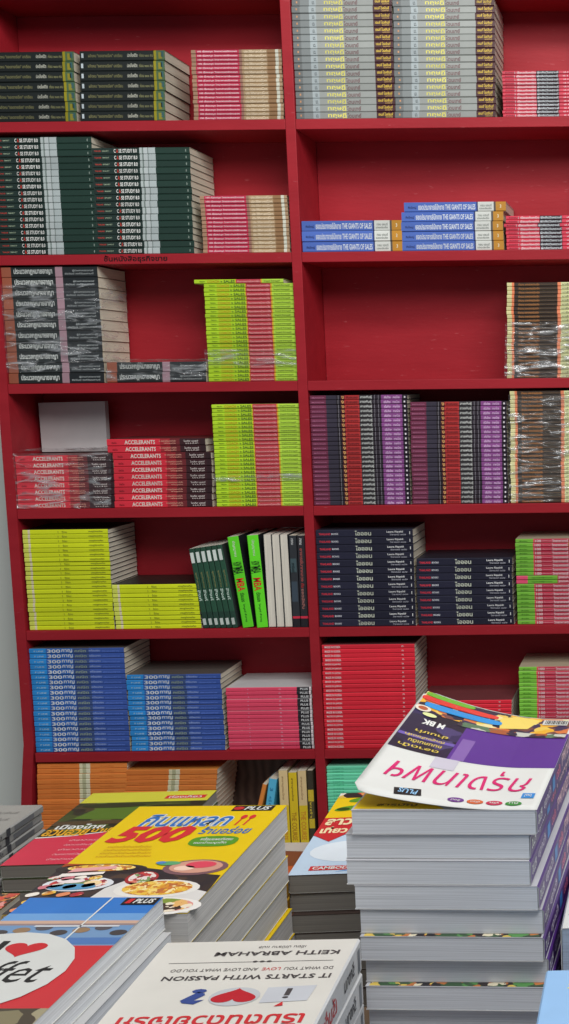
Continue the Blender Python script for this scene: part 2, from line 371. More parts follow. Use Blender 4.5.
GIA = dict(key='giants', kind='handbook', noun='handbook', cov=(190, 190, 190), bands=[(0, .71, (78, 108, 186)), (.71, .725, (50, 60, 110)), (.725, .88, (210, 212, 206)), (.88, .9, (90, 84, 80)), (.9, 1, (190, 134, 46))],
    texts=[('คิดใหญ่', .04, .12, .3, .6, (30, 40, 90)), ('ยอดปรมาจารย์นักขาย THE GIANTS OF SALES', .14, .7, .2, .82, (225, 232, 240)), ('ทอม แซนต์', .75, .86, .5, .75, (120, 125, 120)), ('แปลและเรียบเรียง', .74, .86, .22, .42, (120, 125, 120)), ('3', .94, .955, .35, .7, (240, 230, 200))])
WRP = dict(key='script', kind='thick_paperback', noun='thick paperback', cov=(120, 100, 80), bands=[(0, .1, (148, 84, 62)), (.1, .56, (32, 38, 38)), (.56, .635, (160, 128, 138)), (.635, 1, (34, 38, 40))],
    texts=[('ประมวลกฎหมายอาญา', .13, .53, .22, .88, (196, 200, 196)), ('ผู้ช่วยศาสตราจารย์', .74, .96, .5, .72, (150, 155, 155)), ('ชัยวัฒน์ วงศ์วัฒนศานต์', .66, .96, .25, .42, (150, 155, 155))])
LIM = dict(key='lime', kind='workbook', noun='workbook', cov=(160, 175, 90), bands=[(0, .46, (160, 192, 40)), (.46, .47, (190, 150, 40)), (.47, .745, (165, 52, 62)), (.745, .76, (190, 150, 40)), (.76, 1, (158, 190, 62))],
    texts=[('ปัญญาชน', .06, .12, .3, .7, (60, 90, 20)), ('COACH', .145, .28, .2, .82, (168, 120, 20)), ('to', .295, .315, .25, .7, (40, 60, 30)), ('SALES', .33, .455, .2, .82, (40, 62, 36)), ('พัฒนายอดขายด้วยการโค้ช', .48, .735, .25, .78, (234, 168, 166)), ('ไพบูลย์ สำราญภูติ', .78, .96, .25, .72, (66, 86, 34))])
CRM = dict(key='cream', kind='storybook', noun='storybook', cov=(190, 186, 150), bands=[(0, .05, (196, 190, 140)), (.05, .075, (212, 122, 84)), (.075, .53, (52, 42, 36)), (.53, .565, (214, 128, 92)), (.565, 1, (192, 194, 146))],
    texts=[('ตำนาน เทพปกรณัมกรีก', .12, .34, .22, .8, (170, 112, 60)), ('เรื่องเล่าฉบับสมบูรณ์', .35, .52, .35, .65, (112, 88, 62)), ('มาลัย แปล', .58, .75, .3, .7, (84, 88, 56))])
ACC = dict(key='acc', kind='business_book', noun='business book', cov=(90, 40, 40), bands=[(0, .54, (190, 42, 56)), (.54, .64, (142, 40, 46)), (.64, .74, (96, 34, 38)), (.74, .95, (52, 28, 32)), (.95, 1, (44, 26, 30))],
    texts=[('บิงโก', .05, .1, .3, .6, (90, 14, 24)), ('ACCELERANTS', .18, .49, .22, .82, (226, 216, 206)), ('12 กลยุทธ์เร่งความสำเร็จ', .53, .7, .5, .78, (220, 160, 140)), ('เพื่อธุรกิจ', .58, .7, .2, .42, (220, 160, 140)), ('ไมเคิล บอยล์', .78, .93, .5, .78, (190, 180, 176)), ('แปล', .8, .93, .2, .42, (170, 160, 156))])
PUR = dict(key='purple', kind='comic_book', noun='comic', cov=(70, 64, 70), bands=[(0, .165, (100, 44, 66)), (.165, .27, (50, 46, 58)), (.27, .288, (34, 30, 36)), (.288, .293, (124, 120, 128)), (.293, .315, (34, 30, 36)), (.315, .355, (74, 32, 36)), (.355, .505, (158, 46, 46)), (.505, .64, (56, 54, 56)), (.64, .66, (38, 32, 40)), (.66, .664, (134, 130, 138)), (.664, .7, (38, 32, 40)), (.7, .704, (134, 130, 138)), (.704, .73, (38, 32, 40)), (.73, .945, (122, 66, 122)), (.945, 1, (36, 28, 38))],
    texts=[('MANGA', .02, .15, .35, .65, (150, 90, 118)), ('ง', .322, .35, .2, .85, (200, 150, 90)), ('ลับสมอง', .37, .49, .25, .8, (80, 20, 26)), ('สายพันธุ์', .515, .635, .15, .88, (182, 184, 180)), 
           ('เสริมทักษะ', .76, .83, .2, .82, (214, 180, 216)), ('ภาษาไทย', .85, .92, .2, .82, (214, 180, 216)), ('#', .965, .98, .3, .7, (220, 214, 220))])
YEL = dict(key='yellow', kind='magazine', noun='magazine', cov=(26, 25, 22), bands=[(0, .06, (192, 198, 84)), (.06, .085, (188, 178, 150)), (.085, 1, (196, 206, 30))],
    texts=[('2', .41, .42, .3, .7, (70, 76, 30)), ('ชี้ช่อง', .46, .52, .25, .75, (110, 116, 30)), ('เศรษฐกิจพอเพียง', .77, .94, .28, .75, (90, 96, 30))])
NAV = dict(key='navy', kind='thick_paperback', noun='thick paperback', cov=(30, 30, 38), bands=[(0, .5, (30, 30, 46)), (.5, 1, (26, 26, 40))],
    texts=[('THAILAND', .03, .15, .3, .58, (190, 50, 64)), ('BOOKS', .16, .23, .32, .56, (190, 190, 196)), ('ไอออน', .4, .57, .2, .86, (160, 164, 150)), ('Laura Ripaldi', .73, .9, .48, .8, (206, 206, 206)), ('วิจารณ์ แปล', .76, .93, .18, .4, (140, 140, 148)), ('1', .965, .972, .3, .7, (200, 200, 200))])
GNP = dict(key='greenpink', kind='pocket_book', noun='pocket book', cov=(140, 130, 110), bands=[(0, .185, (92, 144, 46)), (.185, .2, (170, 64, 70)), (.2, .565, (148, 34, 54)), (.565, .88, (92, 144, 46)), (.88, 1, (204, 72, 104))],
    texts=[('สำนัก', .04, .12, .3, .6, (34, 80, 20)), ('100', .205, .27, .18, .82, (246, 230, 230)), ('เรื่องสนุก', .28, .38, .3, .68, (226, 160, 170)), ('วิทยาศาสตร์', .385, .555, .16, .84, (246, 226, 230)), ('ความรู้รอบตัว', .62, .84, .3, .7, (40, 84, 24))])
BLU = dict(key='blue', kind='exam_book', noun='exam book', cov=(70, 66, 62), bands=[(0, .175, (32, 104, 160)), (.175, .46, (36, 74, 132)), (.46, .63, (42, 58, 96)), (.63, 1, (42, 64, 122))],
    texts=[('P LINE', .05, .15, .35, .65, (170, 206, 232)), ('300', .19, .33, .16, .86, (232, 236, 240)), ('กาญ', .34, .455, .16, .86, (214, 220, 228)), ('คณิต', .48, .6, .25, .75, (110, 122, 110)), ('เตรียมสอบ', .63, .75, .35, .75, (150, 170, 220)), ('มัธยมปลาย', .77, .95, .3, .55, (90, 116, 190))])
PLU = dict(key='plus', kind='activity_book', noun='activity book', cov=(150, 150, 150), bands=[(0, .83, (194, 62, 88)), (.83, .975, (30, 28, 32)), (.975, 1, (190, 180, 182))],
    texts=[('#', .25, .26, .4, .6, (230, 160, 190)), ('ก', .62, .64, .3, .65, (236, 180, 200)), ('PLUS', .87, .96, .22, .8, (226, 226, 226))])
REDB = dict(key='made', kind='travel_book', noun='travel book', cov=(80, 40, 42), bands=[(0, 1, (172, 30, 44))], texts=[('MADE IN KOREA', .03, .2, .22, .76, (248, 226, 228)), ('ก', .86, .88, .35, .7, (236, 206, 208))])
REDT = [[('MADE IN JAPAN', .03, .2, .22, .76, (248, 226, 228)), ('ช', .86, .88, .35, .7, (236, 206, 208))]]
ORA = dict(key='orange', kind='notebook', noun='notebook', cov=(170, 110, 50), bands=[(0, .47, (176, 98, 42)), (.47, .505, (176, 170, 140)), (.505, .545, (120, 118, 92)), (.545, .59, (186, 182, 156)), (.59, 1, (180, 104, 46))],
    texts=[('สมุดบันทึก', .15, .3, .35, .62, (140, 74, 26)), ('รายวัน', .7, .85, .35, .62, (140, 74, 26))])
TEA = dict(key='teal', kind='journal', noun='journal', cov=(100, 170, 140), bands=[(0, 1, (88, 172, 138))], texts=[('วารสาร', .06, .18, .3, .65, (50, 120, 92))])

stack(BLK, 0, 7, -13, 72.5, -9, 77, 51.5, 'black', 'next to the side panel on top shelf')
stack(BLK, 0, 7, 79, 164, 81, 166, 50.3, 'black', 'beside pink stack on top shelf')
stack(PNK, 0, 17, 191, 281.3, 194, 284.0, 49.2, 'pink and tan', 'against divider on top shelf', jit=.0006)
stack(GRY, 0, 17, 291.2, 391.2, 294.3, 393.4, -1.5, 'grey', 'against divider on top shelf')
stack(GRY, 0, 17, 393.2, 494.2, 395.2, 496.2, -1.0, 'grey', 'beside pink-black stack on top shelf')
stack(PBK, 0, 13, 502.4, 596, 502.8, 597, 70.3, 'pink and black', 'beside grey stack on top shelf')
stack(GRN, 1, 18, -12.5, 87, -4, 95.2, 137, 'dark green', 'next to side panel on second shelf')
stack(GRN, 1, 16, 91, 189.5, 96.2, 194, 147.2, 'dark green', 'beside pink stack on second shelf')
stack(PNK, 1, 14, 199.5, 287, 203.5, 290.2, 195.3, 'pink and tan', 'against divider on second shelf', jit=.0006)
stack(GIA, 1, 3, 299.5, 400, 301, 400.5, 220.4, 'blue spined', 'against divider on second shelf')
stack(GIA, 1, 5, 400.8, 503, 402.2, 503.5, 201.8, 'blue spined', 'beside pink-black stack on second shelf', dx={1: 2.5})
stack(PBK, 1, 9, 505.5, 599, 507, 600, 215.3, 'pink and black', 'beside blue books on second shelf', dx={3: -2.0})
stack(WRP, 2, 11, 1, 97, 9, 104.5, 266.6, 'black', 'in tall wrapped pile on third shelf')
stack(WRP, 2, 2, 107, 206, 107.5, 206.5, 361.7, 'black', 'between tall black and lime piles')
stack(LIM, 2, 24, 203.4, 293.3, 209.3, 297.0, 279, 'lime', 'against divider on third shelf', dx={1: -9.5}, jit=.0008)
stack(CRM, 2, 24, 507, 602, 507, 602, 282, 'cream and black', 'on third shelf', jit=.0009)
stack(ACC, 3, 8, 12.9, 110.6, 16, 112.8, 455.3, 'red', 'under crumpled plastic wrap on fourth shelf')
stack(ACC, 3, 10, 112.6, 211, 114.8, 212.3, 438.5, 'red', 'against lime pile on fourth shelf', dx={1: -6, 2: -5.5})
stack(LIM, 3, 25, 212.6, 300, 217, 303.0, 404, 'lime', 'against divider on fourth shelf', jit=.0007)
stack(PUR, 3, 24, 309.6, 407.4, 313.6, 409.7, 395, 'purple striped', 'against divider on fourth shelf', jit=.0006)
stack(PUR, 3, 22, 410.2, 506.2, 412.6, 508.5, 401.5, 'purple striped', 'beside cream pile on fourth shelf', jit=.0006)
stack(CRM, 3, 27, 510, 606, 511, 606, 390.6, 'cream and black', 'touching shelf above, fourth shelf', jit=.0009)
stack(YEL, 4, 22, 22, 108, 30, 114.2, 529.5, 'yellow spined', 'in tall pile on fifth shelf', jit=.0007)
stack(YEL, 4, 10, 111.7, 197, 116.2, 201.6, 584.3, 'yellow spined', 'in low pile beside standing books', jit=.0007)
stack(NAV, 4, 13, 315.3, 412.7, 319.6, 415.3, 529.5, 'black', 'in taller pile on fifth shelf')
stack(NAV, 4, 9, 416, 511.5, 418.4, 513.8, 558, 'black', 'in lower pile on fifth shelf')
stack(GNP, 4, 21, 515.2, 610, 518, 612, 538.5, 'green and crimson', 'on fifth shelf', flip=(10, 11), jit=.0007)
stack(BLU, 5, 20, 27.3, 122.5, 35, 128.4, 648.2, 'blue', 'in tall pile on sixth shelf')
stack(BLU, 5, 15, 126.8, 219.6, 131.4, 226.2, 674.4, 'blue', 'beside pink pile on sixth shelf')
stack(PLU, 5, 16, 225.2, 311.5, 229.8, 313.8, 687.3, 'pink', 'against divider on sixth shelf', jit=.0006)
stack(REDB, 5, 24, 321.8, 415, 324.8, 416.2, 644.4, 'red', 'against divider on sixth shelf', jit=.0007, variants=REDT)
stack(REDB, 5, 12, 419, 511.5, 419.3, 511.8, 700.5, 'red', 'in low pile behind purple guidebooks', jit=.0007, variants=REDT)
stack(GNP, 5, 20, 519.2, 614, 520, 615, 666.5, 'green and crimson', 'on sixth shelf', jit=.0007)
stack(ORA, 6, 21, 35, 123.5, 24, 114, 763.5, 'orange', 'next to side panel on lowest shelf')
stack(ORA, 6, 19, 126.5, 217, 117.5, 208.5, 769.5, 'orange', 'beside bare dark back panel', )
stack(TEA, 6, 30, 324.5, 418, 327, 420, 766, 'teal', 'against divider on lowest shelf', jit=.001)

# ------------------------------------------------------------------ standing books
def standing(d, row, tl, tr, bl, br, top_y, label, group, reverse=False, Wd=0.128, y0=0.004, E=None):
    """book on end, spine (or, reversed, its page edges) to the front; corners in the shelf plane"""
    z0 = ROW[row]+0.0006
    pt, pb = at((tl+tr)/2, top_y, y0), at((bl+br)/2, _row_px(row), y0)
    L = (pt.z-z0); th = (at(tr, top_y).x-at(tl, top_y).x+at(br, _row_px(row)).x-at(bl, _row_px(row)).x)/2
    lean = math.atan2(pb.x-pt.x, L)                                # positive: top leans to -X
    L = L/math.cos(lean)-abs(math.sin(lean))*th*0.8
    pr = make_proto(d['key']+'_up', d['kind'], row, L, Wd, th*math.cos(lean)-0.0004, d['bands'], d['cov'], d['texts'], pg=d.get('pg', PG))
    t = pr.t
    # spine direction s: head of the book up; local X -> -Z, local Z -> +X
    base = Matrix(((0, 0, 1, 0), (0, 1, 0, 0), (-1, 0, 0, 0), (0, 0, 0, 1)))
    if reverse: base = Matrix.Translation((0, Wd, 0)) @ Matrix.Rotation(math.pi, 4, 'Z') @ base
    ctr = Matrix.Translation((-t/2 if not reverse else t/2, 0, L/2))
    rot = Matrix.Rotation(-lean, 4, 'Y')
    lift = abs(math.sin(lean))*t/2
    return pr.place(Matrix.Translation((pb.x, y0, z0+lift)) @ rot @ ctr @ base, label, group)
DGR = dict(key='dgreen', kind='novel', noun='novel', cov=(44, 50, 48), bands=[(0, .2, (32, 60, 46)), (.2, .8, (34, 66, 50)), (.8, 1, (30, 54, 44))],
    texts=[('#', .05, .18, .1, .75, (176, 184, 178)), ('ชุดสืบสวน', .3, .5, .3, .7, (110, 110, 70)), ('สิงห์', .52, .66, .2, .75, (160, 178, 166)), ('#', .88, .96, .1, .7, (160, 168, 162))])
for i in range(6):
    a = 188.4+i*5.55; b = 203.6+i*5.75
    standing(DGR, 4, a, a+5.4, b, b+5.5, 548.5-i*0.8, f"dark green novel leaning in row of six, {('first beside yellow pile', 'second from yellow pile', 'third from yellow pile', 'fourth from yellow pile', 'fifth from yellow pile', 'last beside bright green book')[i]}", 'dark green novels leaning on the fifth shelf')
MBA = dict(key='mba', kind='paperback_book', noun='paperback', cov=(30, 34, 36), bands=[(0, 1, (92, 204, 38))],
    texts=[('ปัญญาชน', .05, .22, .35, .65, (220, 240, 200)), ('HOW TO', .28, .35, .1, .9, (20, 30, 20)), ('MBA', .34, .41, .05, .95, (20, 30, 20)), ('MBA', .46, .6, .15, .85, (214, 40, 36)), ('เรียนเอง', .62, .72, .3, .7, (24, 70, 20)), ('ไพบูลย์ สำราญ', .74, .94, .35, .6, (30, 80, 24))])
standing(MBA, 4, 226.4, 238.2, 242.8, 253.6, 536.2, 'bright green standing paperback leaning on dark green novels', 'bright green standing paperbacks')
standing(MBA, 4, 246.2, 258.0, 257.0, 268.0, 535.0, 'bright green standing paperback next to white page edges', 'bright green standing paperbacks')
WHT = dict(key='white', kind='paperback_book', noun='paperback', cov=(40, 42, 46), pg=(190, 184, 172), bands=[(0, 1, (40, 42, 46))], texts=[])
for i in range(3):
    a = 263.2+i*8.2; b = 268.8+i*8.2
    standing(WHT, 4, a, a+7.9, b, b+7.9, 534.5, ('paperback with page edges out, standing beside bright green book', 'middle paperback of three standing with page edges out', 'paperback with page edges out, standing beside black book')[i], 'paperbacks standing page edges out', reverse=True)
BK1 = dict(key='dusk', kind='novel', noun='novel', cov=(34, 34, 38), bands=[(0, .88, (40, 42, 46)), (.88, .905, (176, 40, 60)), (.905, 1, (30, 28, 32))],
    texts=[('สยาม', .03, .1, .3, .6, (170, 170, 170)), ('#', .25, .4, .1, .9, (58, 74, 78)), ('เงาจันทร์', .3, .4, .25, .7, (110, 134, 140)), ('#', .5, .72, .1, .9, (52, 62, 72))])
BK2 = dict(key='dusk2', kind='novel', noun='novel', cov=(34, 34, 38), bands=[(0, .88, (36, 34, 38)), (.88, .905, (176, 40, 60)), (.905, 1, (30, 28, 32))],
    texts=[('สยาม', .03, .1, .3, .6, (170, 170, 170)), ('อาจารย์บาทหลวง', .14, .5, .3, .7, (140, 70, 66)), ('กับ', .52, .57, .3, .7, (150, 40, 40)), ('ยอดนักสืบ', .58, .8, .3, .7, (140, 90, 84))])
standing(BK1, 4, 288.2, 295.9, 293.0, 300.4, 535.5, 'black standing novel with bluish picture, beside page edges', None)
standing(BK2, 4, 296.4, 304.6, 300.9, 308.6, 535.5, 'black standing novel with red lettering, against divider', None)
# lowest shelf
ORS = dict(key='slim_orange', kind='booklet', noun='booklet', cov=(150, 92, 40), bands=[(0, 1, (184, 110, 48))], texts=[])
LBL = dict(key='light_blue', kind='paperback_book', noun='paperback', cov=(70, 150, 180), bands=[(0, 1, (84, 172, 206))], texts=[('คู่มือ', .2, .4, .3, .7, (30, 90, 120)), ('3', .1, .14, .3, .7, (30, 80, 110))])
CY = dict(key='creamyellow', kind='paperback_book', noun='paperback', cov=(90, 84, 60), bands=[(0, .36, (198, 174, 128)), (.36, .97, (206, 178, 38)), (.97, 1, (190, 160, 60))],
    texts=[('สารานุกรมไทย', .06, .3, .3, .6, (110, 84, 60)), ('THE COURSE', .42, .72, .2, .8, (150, 100, 30)), ('ปกอ่อน', .78, .92, .3, .7, (130, 96, 30))])
CY2 = dict(key='yellowonly', kind='paperback_book', noun='paperback', cov=(90, 84, 60), bands=[(0, 1, (214, 184, 36))], texts=[('สารานุกรมไทย', .06, .3, .3, .6, (70, 50, 20)), ('THE COURSE', .42, .72, .2, .8, (120, 84, 20)), ('ปกอ่อน', .78, .92, .3, .7, (110, 80, 20))])
BKY = dict(key='blackyellow', kind='paperback_book', noun='paperback', cov=(50, 46, 36), bands=[(0, .2, (40, 36, 28)), (.2, .32, (150, 130, 36)), (.32, .5, (60, 54, 34)), (.5, .6, (176, 152, 40)), (.6, .8, (44, 40, 30)), (.8, 1, (150, 140, 110))], texts=[('ภาพถ่าย', .22, .55, .3, .7, (200, 176, 60))])
standing(ORS, 6, 262.5, 267.0, 244, 248.6, 784, 'slim orange booklet leaning behind light blue book', None)
standing(LBL, 6, 269.0, 277.0, 258, 266.2, 778.5, 'light blue standing paperback on lowest shelf', None)
standing(CY, 6, 278.0, 287.0, 283.0, 292.0, 770.5, 'cream and yellow standing paperback beside light blue book', 'cream and yellow standing paperbacks')
standing(CY2, 6, 287.8, 296.2, 292.8, 301.2, 772.5, 'all yellow standing paperback between two cream ones', None)
standing(CY, 6, 297.0, 305.6, 302.0, 310.6, 770.8, 'cream and yellow standing paperback beside dark mottled book', 'cream and yellow standing paperbacks')
standing(BKY, 6, 306.4, 312.6, 311.4, 317.0, 770.5, 'black and yellow mottled standing paperback against divider', None)

# upright blank card on the wrapped red books
p0, p1 = at(46, 445, 0.118), at(108, 402, 0.118)
zc = at(60, 455.3).z+0.002
bm = bmesh.new(); gx, gz = 10, 8; vv = {}
for s in (0, 1):
    for i in range(gx+1):
        for j in range(gz+1):
            u, v = i/gx, j/gz
            vv[s, i, j] = bm.verts.new(((u-.5)*(p1.x-p0.x)*(1+0.015*v), s*0.016+0.004*math.sin(u*3.1)*v, v*(p1.z-zc)*(1+0.02*u)))
for i in range(gx):
    for j in range(gz):
        bm.faces.new((vv[0, i, j], vv[0, i+1, j], vv[0, i+1, j+1], vv[0, i, j+1])); bm.faces.new((vv[1, i, j], vv[1, i, j+1], vv[1, i+1, j+1], vv[1, i+1, j]))
for i in range(gx):
    for j, f in ((0, 1), (gz, -1)): bm.faces.new((vv[0, i, j], vv[1, i, j], vv[1, i+1, j], vv[0, i+1, j]))
for j in range(gz):
    for i in (0, gx): bm.faces.new((vv[0, i, j], vv[0, i, j+1], vv[1, i, j+1], vv[1, i, j]))
bmesh.ops.recalc_face_normals(bm, faces=bm.faces)
me = bpy.data.meshes.new('blank_card'); bm.to_mesh(me); bm.free(); me.materials.append(paint((150, 146, 146), .6, .7))
o = link('blank_card', me); o.location = ((p0.x+p1.x)/2, 0.10, zc); tag(o, 'blank grey-white card standing on the wrapped red books', 'card')

# ------------------------------------------------------------------ clear wrap round some stacks
def wrap(row, TLx, TRx, BLx, BRx, y0, y1, label, sides=True, topface=False, amp=0.004, seed=0, flap=None):
    zt, zb = at((TLx+TRx)/2, y0).z, at((BLx+BRx)/2, y1).z
    a0, a1 = at(TLx, y0).x-0.0035, at(TRx, y0).x+0.0025; b0, b1 = at(BLx, y1).x-0.0035, at(BRx, y1).x+0.0025
    zb = max(zb, ROW[row]+0.0015)
    B0, B1 = (XL+.001, XD-.001) if b0 < XD-0.1 else (XD+TH+.001, XR-.001)
    vs, fs = [], []
    def grid(fn, nu, nv):
        o = len(vs)
        for j in range(nv+1):
            for i in range(nu+1): vs.append(fn(i/nu, j/nv))
        for j in range(nv):
            for i in range(nu):
                k = o+j*(nu+1)+i; fs.append((k, k+1, k+nu+2, k+nu+1))
    def nzz(x, z, k): return abs(noise.noise(Vector((x*22+seed, z*55, k))))+0.6*abs(noise.noise(Vector((x*60, z*90+seed, k))))
    X = lambda u, v: (b0+(b1-b0)*u)*(1-v)+(a0+(a1-a0)*u)*v
    Z = lambda v: zb+(zt-zb)*v
    grid(lambda u, v: (X(u, v), 0.0015-amp*nzz(X(u, v), Z(v), 0), Z(v)), 44, 36)
    if sides:
        grid(lambda u, v: (X(0, v)-amp*1.2*nzz(u, Z(v), 5), 0.0015+0.12*u, Z(v)), 16, 24)
        grid(lambda u, v: (X(1, v)+amp*0.5*nzz(u, Z(v), 9), 0.0015+0.12*u, Z(v)), 16, 24)
    if topface:
        grid(lambda u, v: (X(u, 1), 0.0015+0.125*v, zt+0.002+amp*1.3*nzz(X(u, 1), v, 3)), 30, 16)
    vs = [(min(max(x, B0), B1), y, z) for x, y, z in vs]
    me = mesh_of('plastic_wrap', vs, fs, [film_mat()], fix=False)
    for p in me.polygons: p.use_smooth = True
    return tag(link('plastic_wrap', me), label, 'plastic wrap')
wrap(2, 2, 99, 7, 103, 284, 372, 'crumpled clear plastic wrap round the tall black pile, third shelf', amp=.006, seed=1)
wrap(2, 108, 205, 108, 205, 361, 380, 'clear plastic film over the two black books beside lime pile', sides=False, topface=True, amp=.003, seed=2)
wrap(2, 205.5, 295, 206.5, 296, 349, 366, 'clear plastic band round lime pile on third shelf', sides=False, amp=.0025, seed=3)
wrap(2, 507, 606, 506, 606, 322, 379, 'crinkled clear wrap round cream pile on third shelf', sides=False, amp=.007, seed=4)
wrap(3, 13, 110, 13, 110, 453, 509, 'crumpled clear wrap round short red pile, fourth shelf', sides=False, topface=True, amp=.007, seed=5)
wrap(3, 215, 301, 215, 301, 474, 481, 'narrow clear plastic band round lime pile on fourth shelf', sides=False, amp=.0025, seed=6)
wrap(3, 510, 606, 511, 606, 394, 501, 'crinkled clear wrap round cream pile on fourth shelf', sides=False, amp=.007, seed=7)

# ------------------------------------------------------------------ the display table
TZ = 0.70
tbm, tnt, tb = new_mat('table_wood')
_n = N(tnt, 'ShaderNodeTexNoise'); _n.inputs['Scale'].default_value = 12
_r = N(tnt, 'ShaderNodeMix', data_type='RGBA'); _r.inputs[6].default_value = (0.22, 0.14, 0.09, 1); _r.inputs[7].default_value = (0.34, 0.23, 0.15, 1)
tnt.links.new(_n.outputs['Fac'], _r.inputs[0]); tnt.links.new(_r.outputs[2], tb.inputs['Base Color'])
tab = tag(empty('display_table', (-0.4, -1.5, -0.05)), 'low wooden display table under the piles of guidebooks', 'table')
def tpart(name, lo, hi):
    o = link(name, box_mesh(name, lo, hi, tbm, 0.002), tab); o.matrix_parent_inverse = Matrix.Translation(-tab.location)
tpart('table_top', (-1.0, -2.0, TZ-0.03), (0.25, -1.02, TZ))
for x in (-0.96, 0.17):
    for y in (-1.96, -1.1): tpart('leg', (x, y, -0.05), (x+0.05, y+0.05, TZ-0.03))

# ------------------------------------------------------------------ books on the table
def LEFT(Wd): return lambda s, d, z: (d-Wd/2, s, z)                  # spine on the -X side
def RIGHT(Wd): return lambda s, d, z: (Wd/2-d, -s, z)
class Art:
    """print on a front cover: u across (0..1, -X to +X), v from the near edge to the far edge"""
    def __init__(s, root, Wd, L, t, hf=None):
        s.root, s.W, s.L, s.t, s.hf, s.P = root, Wd, L, t, hf, {}
    def _add(s, part, pts, faces, m, lv):
        P = s.P.setdefault(part, ([], [], [], [])); o = len(P[0])
        P[0].extend(((u-.5)*s.W, (v-.5)*s.L, s.t+0.00018*lv) for u, v in pts)
        if m not in P[3]: P[3].append(m)
        P[1].extend(tuple(i+o for i in f) for f in faces); P[2].extend([P[3].index(m)]*len(faces))
    def poly(s, part, pts, m, lv=1): s._add(part, pts, [tuple(range(len(pts)))], m, lv)
    def rect(s, part, u0, v0, u1, v1, m, lv=1):
        n = 10 if s.hf else 1
        pts = [(u0+(u1-u0)*i/n, v0+(v1-v0)*j/n) for j in range(n+1) for i in range(n+1)]
        s._add(part, pts, [(j*(n+1)+i, j*(n+1)+i+1, (j+1)*(n+1)+i+1, (j+1)*(n+1)+i) for j in range(n) for i in range(n)], m, lv)
    def oval(s, part, cu, cv, ru, rv, m, lv=1, rot=0, n=20, e=1.0):
        pts = []
        for k in range(n):
            a = 2*math.pi*k/n; c, q = math.cos(a), math.sin(a)
            x = math.copysign(abs(c)**e, c)*ru; y = math.copysign(abs(q)**e, q)*rv*s.L/s.W
            x, y = x*math.cos(rot)-y*math.sin(rot), x*math.sin(rot)+y*math.cos(rot)
            pts.append((cu+x, cv+y*s.W/s.L))
        s.poly(part, pts, m, lv)
    def text(s, part, txt, u0, v0, u1, v1, m, lv=2, upside=False, shear=0.0, bold=0.015):
        gv, gf = text_geo(txt, shear, bold)
        pts = [((u1-(u1-u0)*x, v1-(v1-v0)*y) if upside else (u0+(u1-u0)*x, v0+(v1-v0)*y)) for x, y in gv]
        s._add(part, pts, gf, m, lv)
    def done(s):
        for part, (vs, fs, ix, mats) in s.P.items():
            if s.hf: vs = [(x, y, z+s.hf(x/s.W+.5, y/s.L+.5)) for x, y, z in vs]
            link(part, mesh_of(part, vs, fs, mats, ix, fix=False), s.root)
def pile(name, noun_lab, where, group, n, x, y, ztop, Wd, L, t, spine='L', rot=0.0, cov=None, spm=None, pg=None, texts=None, shifts={}, jit=.0015, cat='book', bottom=None, top_label=None, first=0):
    to = (LEFT if spine == 'L' else RIGHT)(Wd)
    pr = Proto(name, L, Wd, t-0.0003, [(0, 1, spm or cov)], cov, pg, texts, to, 0.0003, True)
    roots = []
    for k in range(1, n+1):
        i = k-1
        sx, sy = shifts.get(k, (0, 0))
        if k > 1: sx += random.uniform(-jit, jit); sy += random.uniform(-jit, jit)
        mw = Matrix.Translation((x+sx, y+sy, ztop-k*t)) @ Matrix.Rotation(rot+(random.uniform(-.008, .008) if k > 1 else 0), 4, 'Z')
        q = ordinal(k)+' from top' if k < n else 'bottom one'
        lab = top_label if (k == 1 and top_label) else f"{noun_lab}, {q} of pile {where}"
        if k == 1:                                                   # the top book keeps its own meshes so that its print is its own
            r = empty(name); [link(nn, mm, r) for nn, mm in pr.parts]; r.matrix_world = mw; tag(r, lab, cat, group)
        else: r = pr.place(mw, lab, group, cat)
        roots.append(r)
    return roots
def nfit(ztop, t): return int(math.floor((ztop-TZ)/t))

WHITE, BLACK = (226, 226, 222), (26, 24, 26)
pw, pk = paint(WHITE), paint(BLACK)
yel, redp, bluep, grnp = paint((246, 208, 12)), paint((206, 44, 50)), paint((44, 112, 190)), paint((86, 150, 40))
foodA = collage('food_print', [(60, 40, 34), (214, 130, 60), (232, 180, 110), (200, 80, 60), (240, 225, 200), (130, 150, 60), (226, 150, 140), (70, 52, 44)], 130)
foodC = collage('noodle_print', [(236, 190, 70), (220, 150, 50), (246, 214, 120), (206, 120, 50), (240, 200, 90), (250, 230, 170), (190, 110, 60)], 190)
foodD = collage('salad_print', [(206, 66, 60), (236, 220, 214), (226, 130, 110), (180, 50, 60), (120, 150, 90), (244, 236, 226), (150, 60, 70)], 170)
foodE = collage('table_print', [(52, 44, 46), (40, 36, 40), (66, 52, 48), (44, 40, 46), (78, 60, 50)], 60)
foodB = collage('sushi_print', [(40, 34, 34), (232, 150, 90), (236, 226, 214), (206, 60, 52), (50, 44, 42), (230, 190, 90), (120, 150, 70), (44, 38, 40)], 40)
cityp = collage('city_lights_print', [(30, 24, 50), (240, 180, 50), (50, 34, 80), (220, 120, 60), (240, 222, 160), (40, 30, 60), (120, 70, 60), (236, 200, 90)], 70)
darkp = collage('night_street_print', [(26, 22, 48), (46, 38, 84), (34, 28, 60), (70, 60, 110), (24, 20, 40)], 60)
grassp = collage('garden_print', [(40, 48, 28), (62, 74, 30), (96, 108, 44), (36, 36, 26), (70, 60, 36), (50, 66, 26)], 45)
skyp = paint((70, 140, 210)); pale = paint((176, 206, 234))
pgw, pgg, pgd = pages((196, 198, 204), .85), pages((160, 160, 160), .85), pages((120, 116, 110), .85)

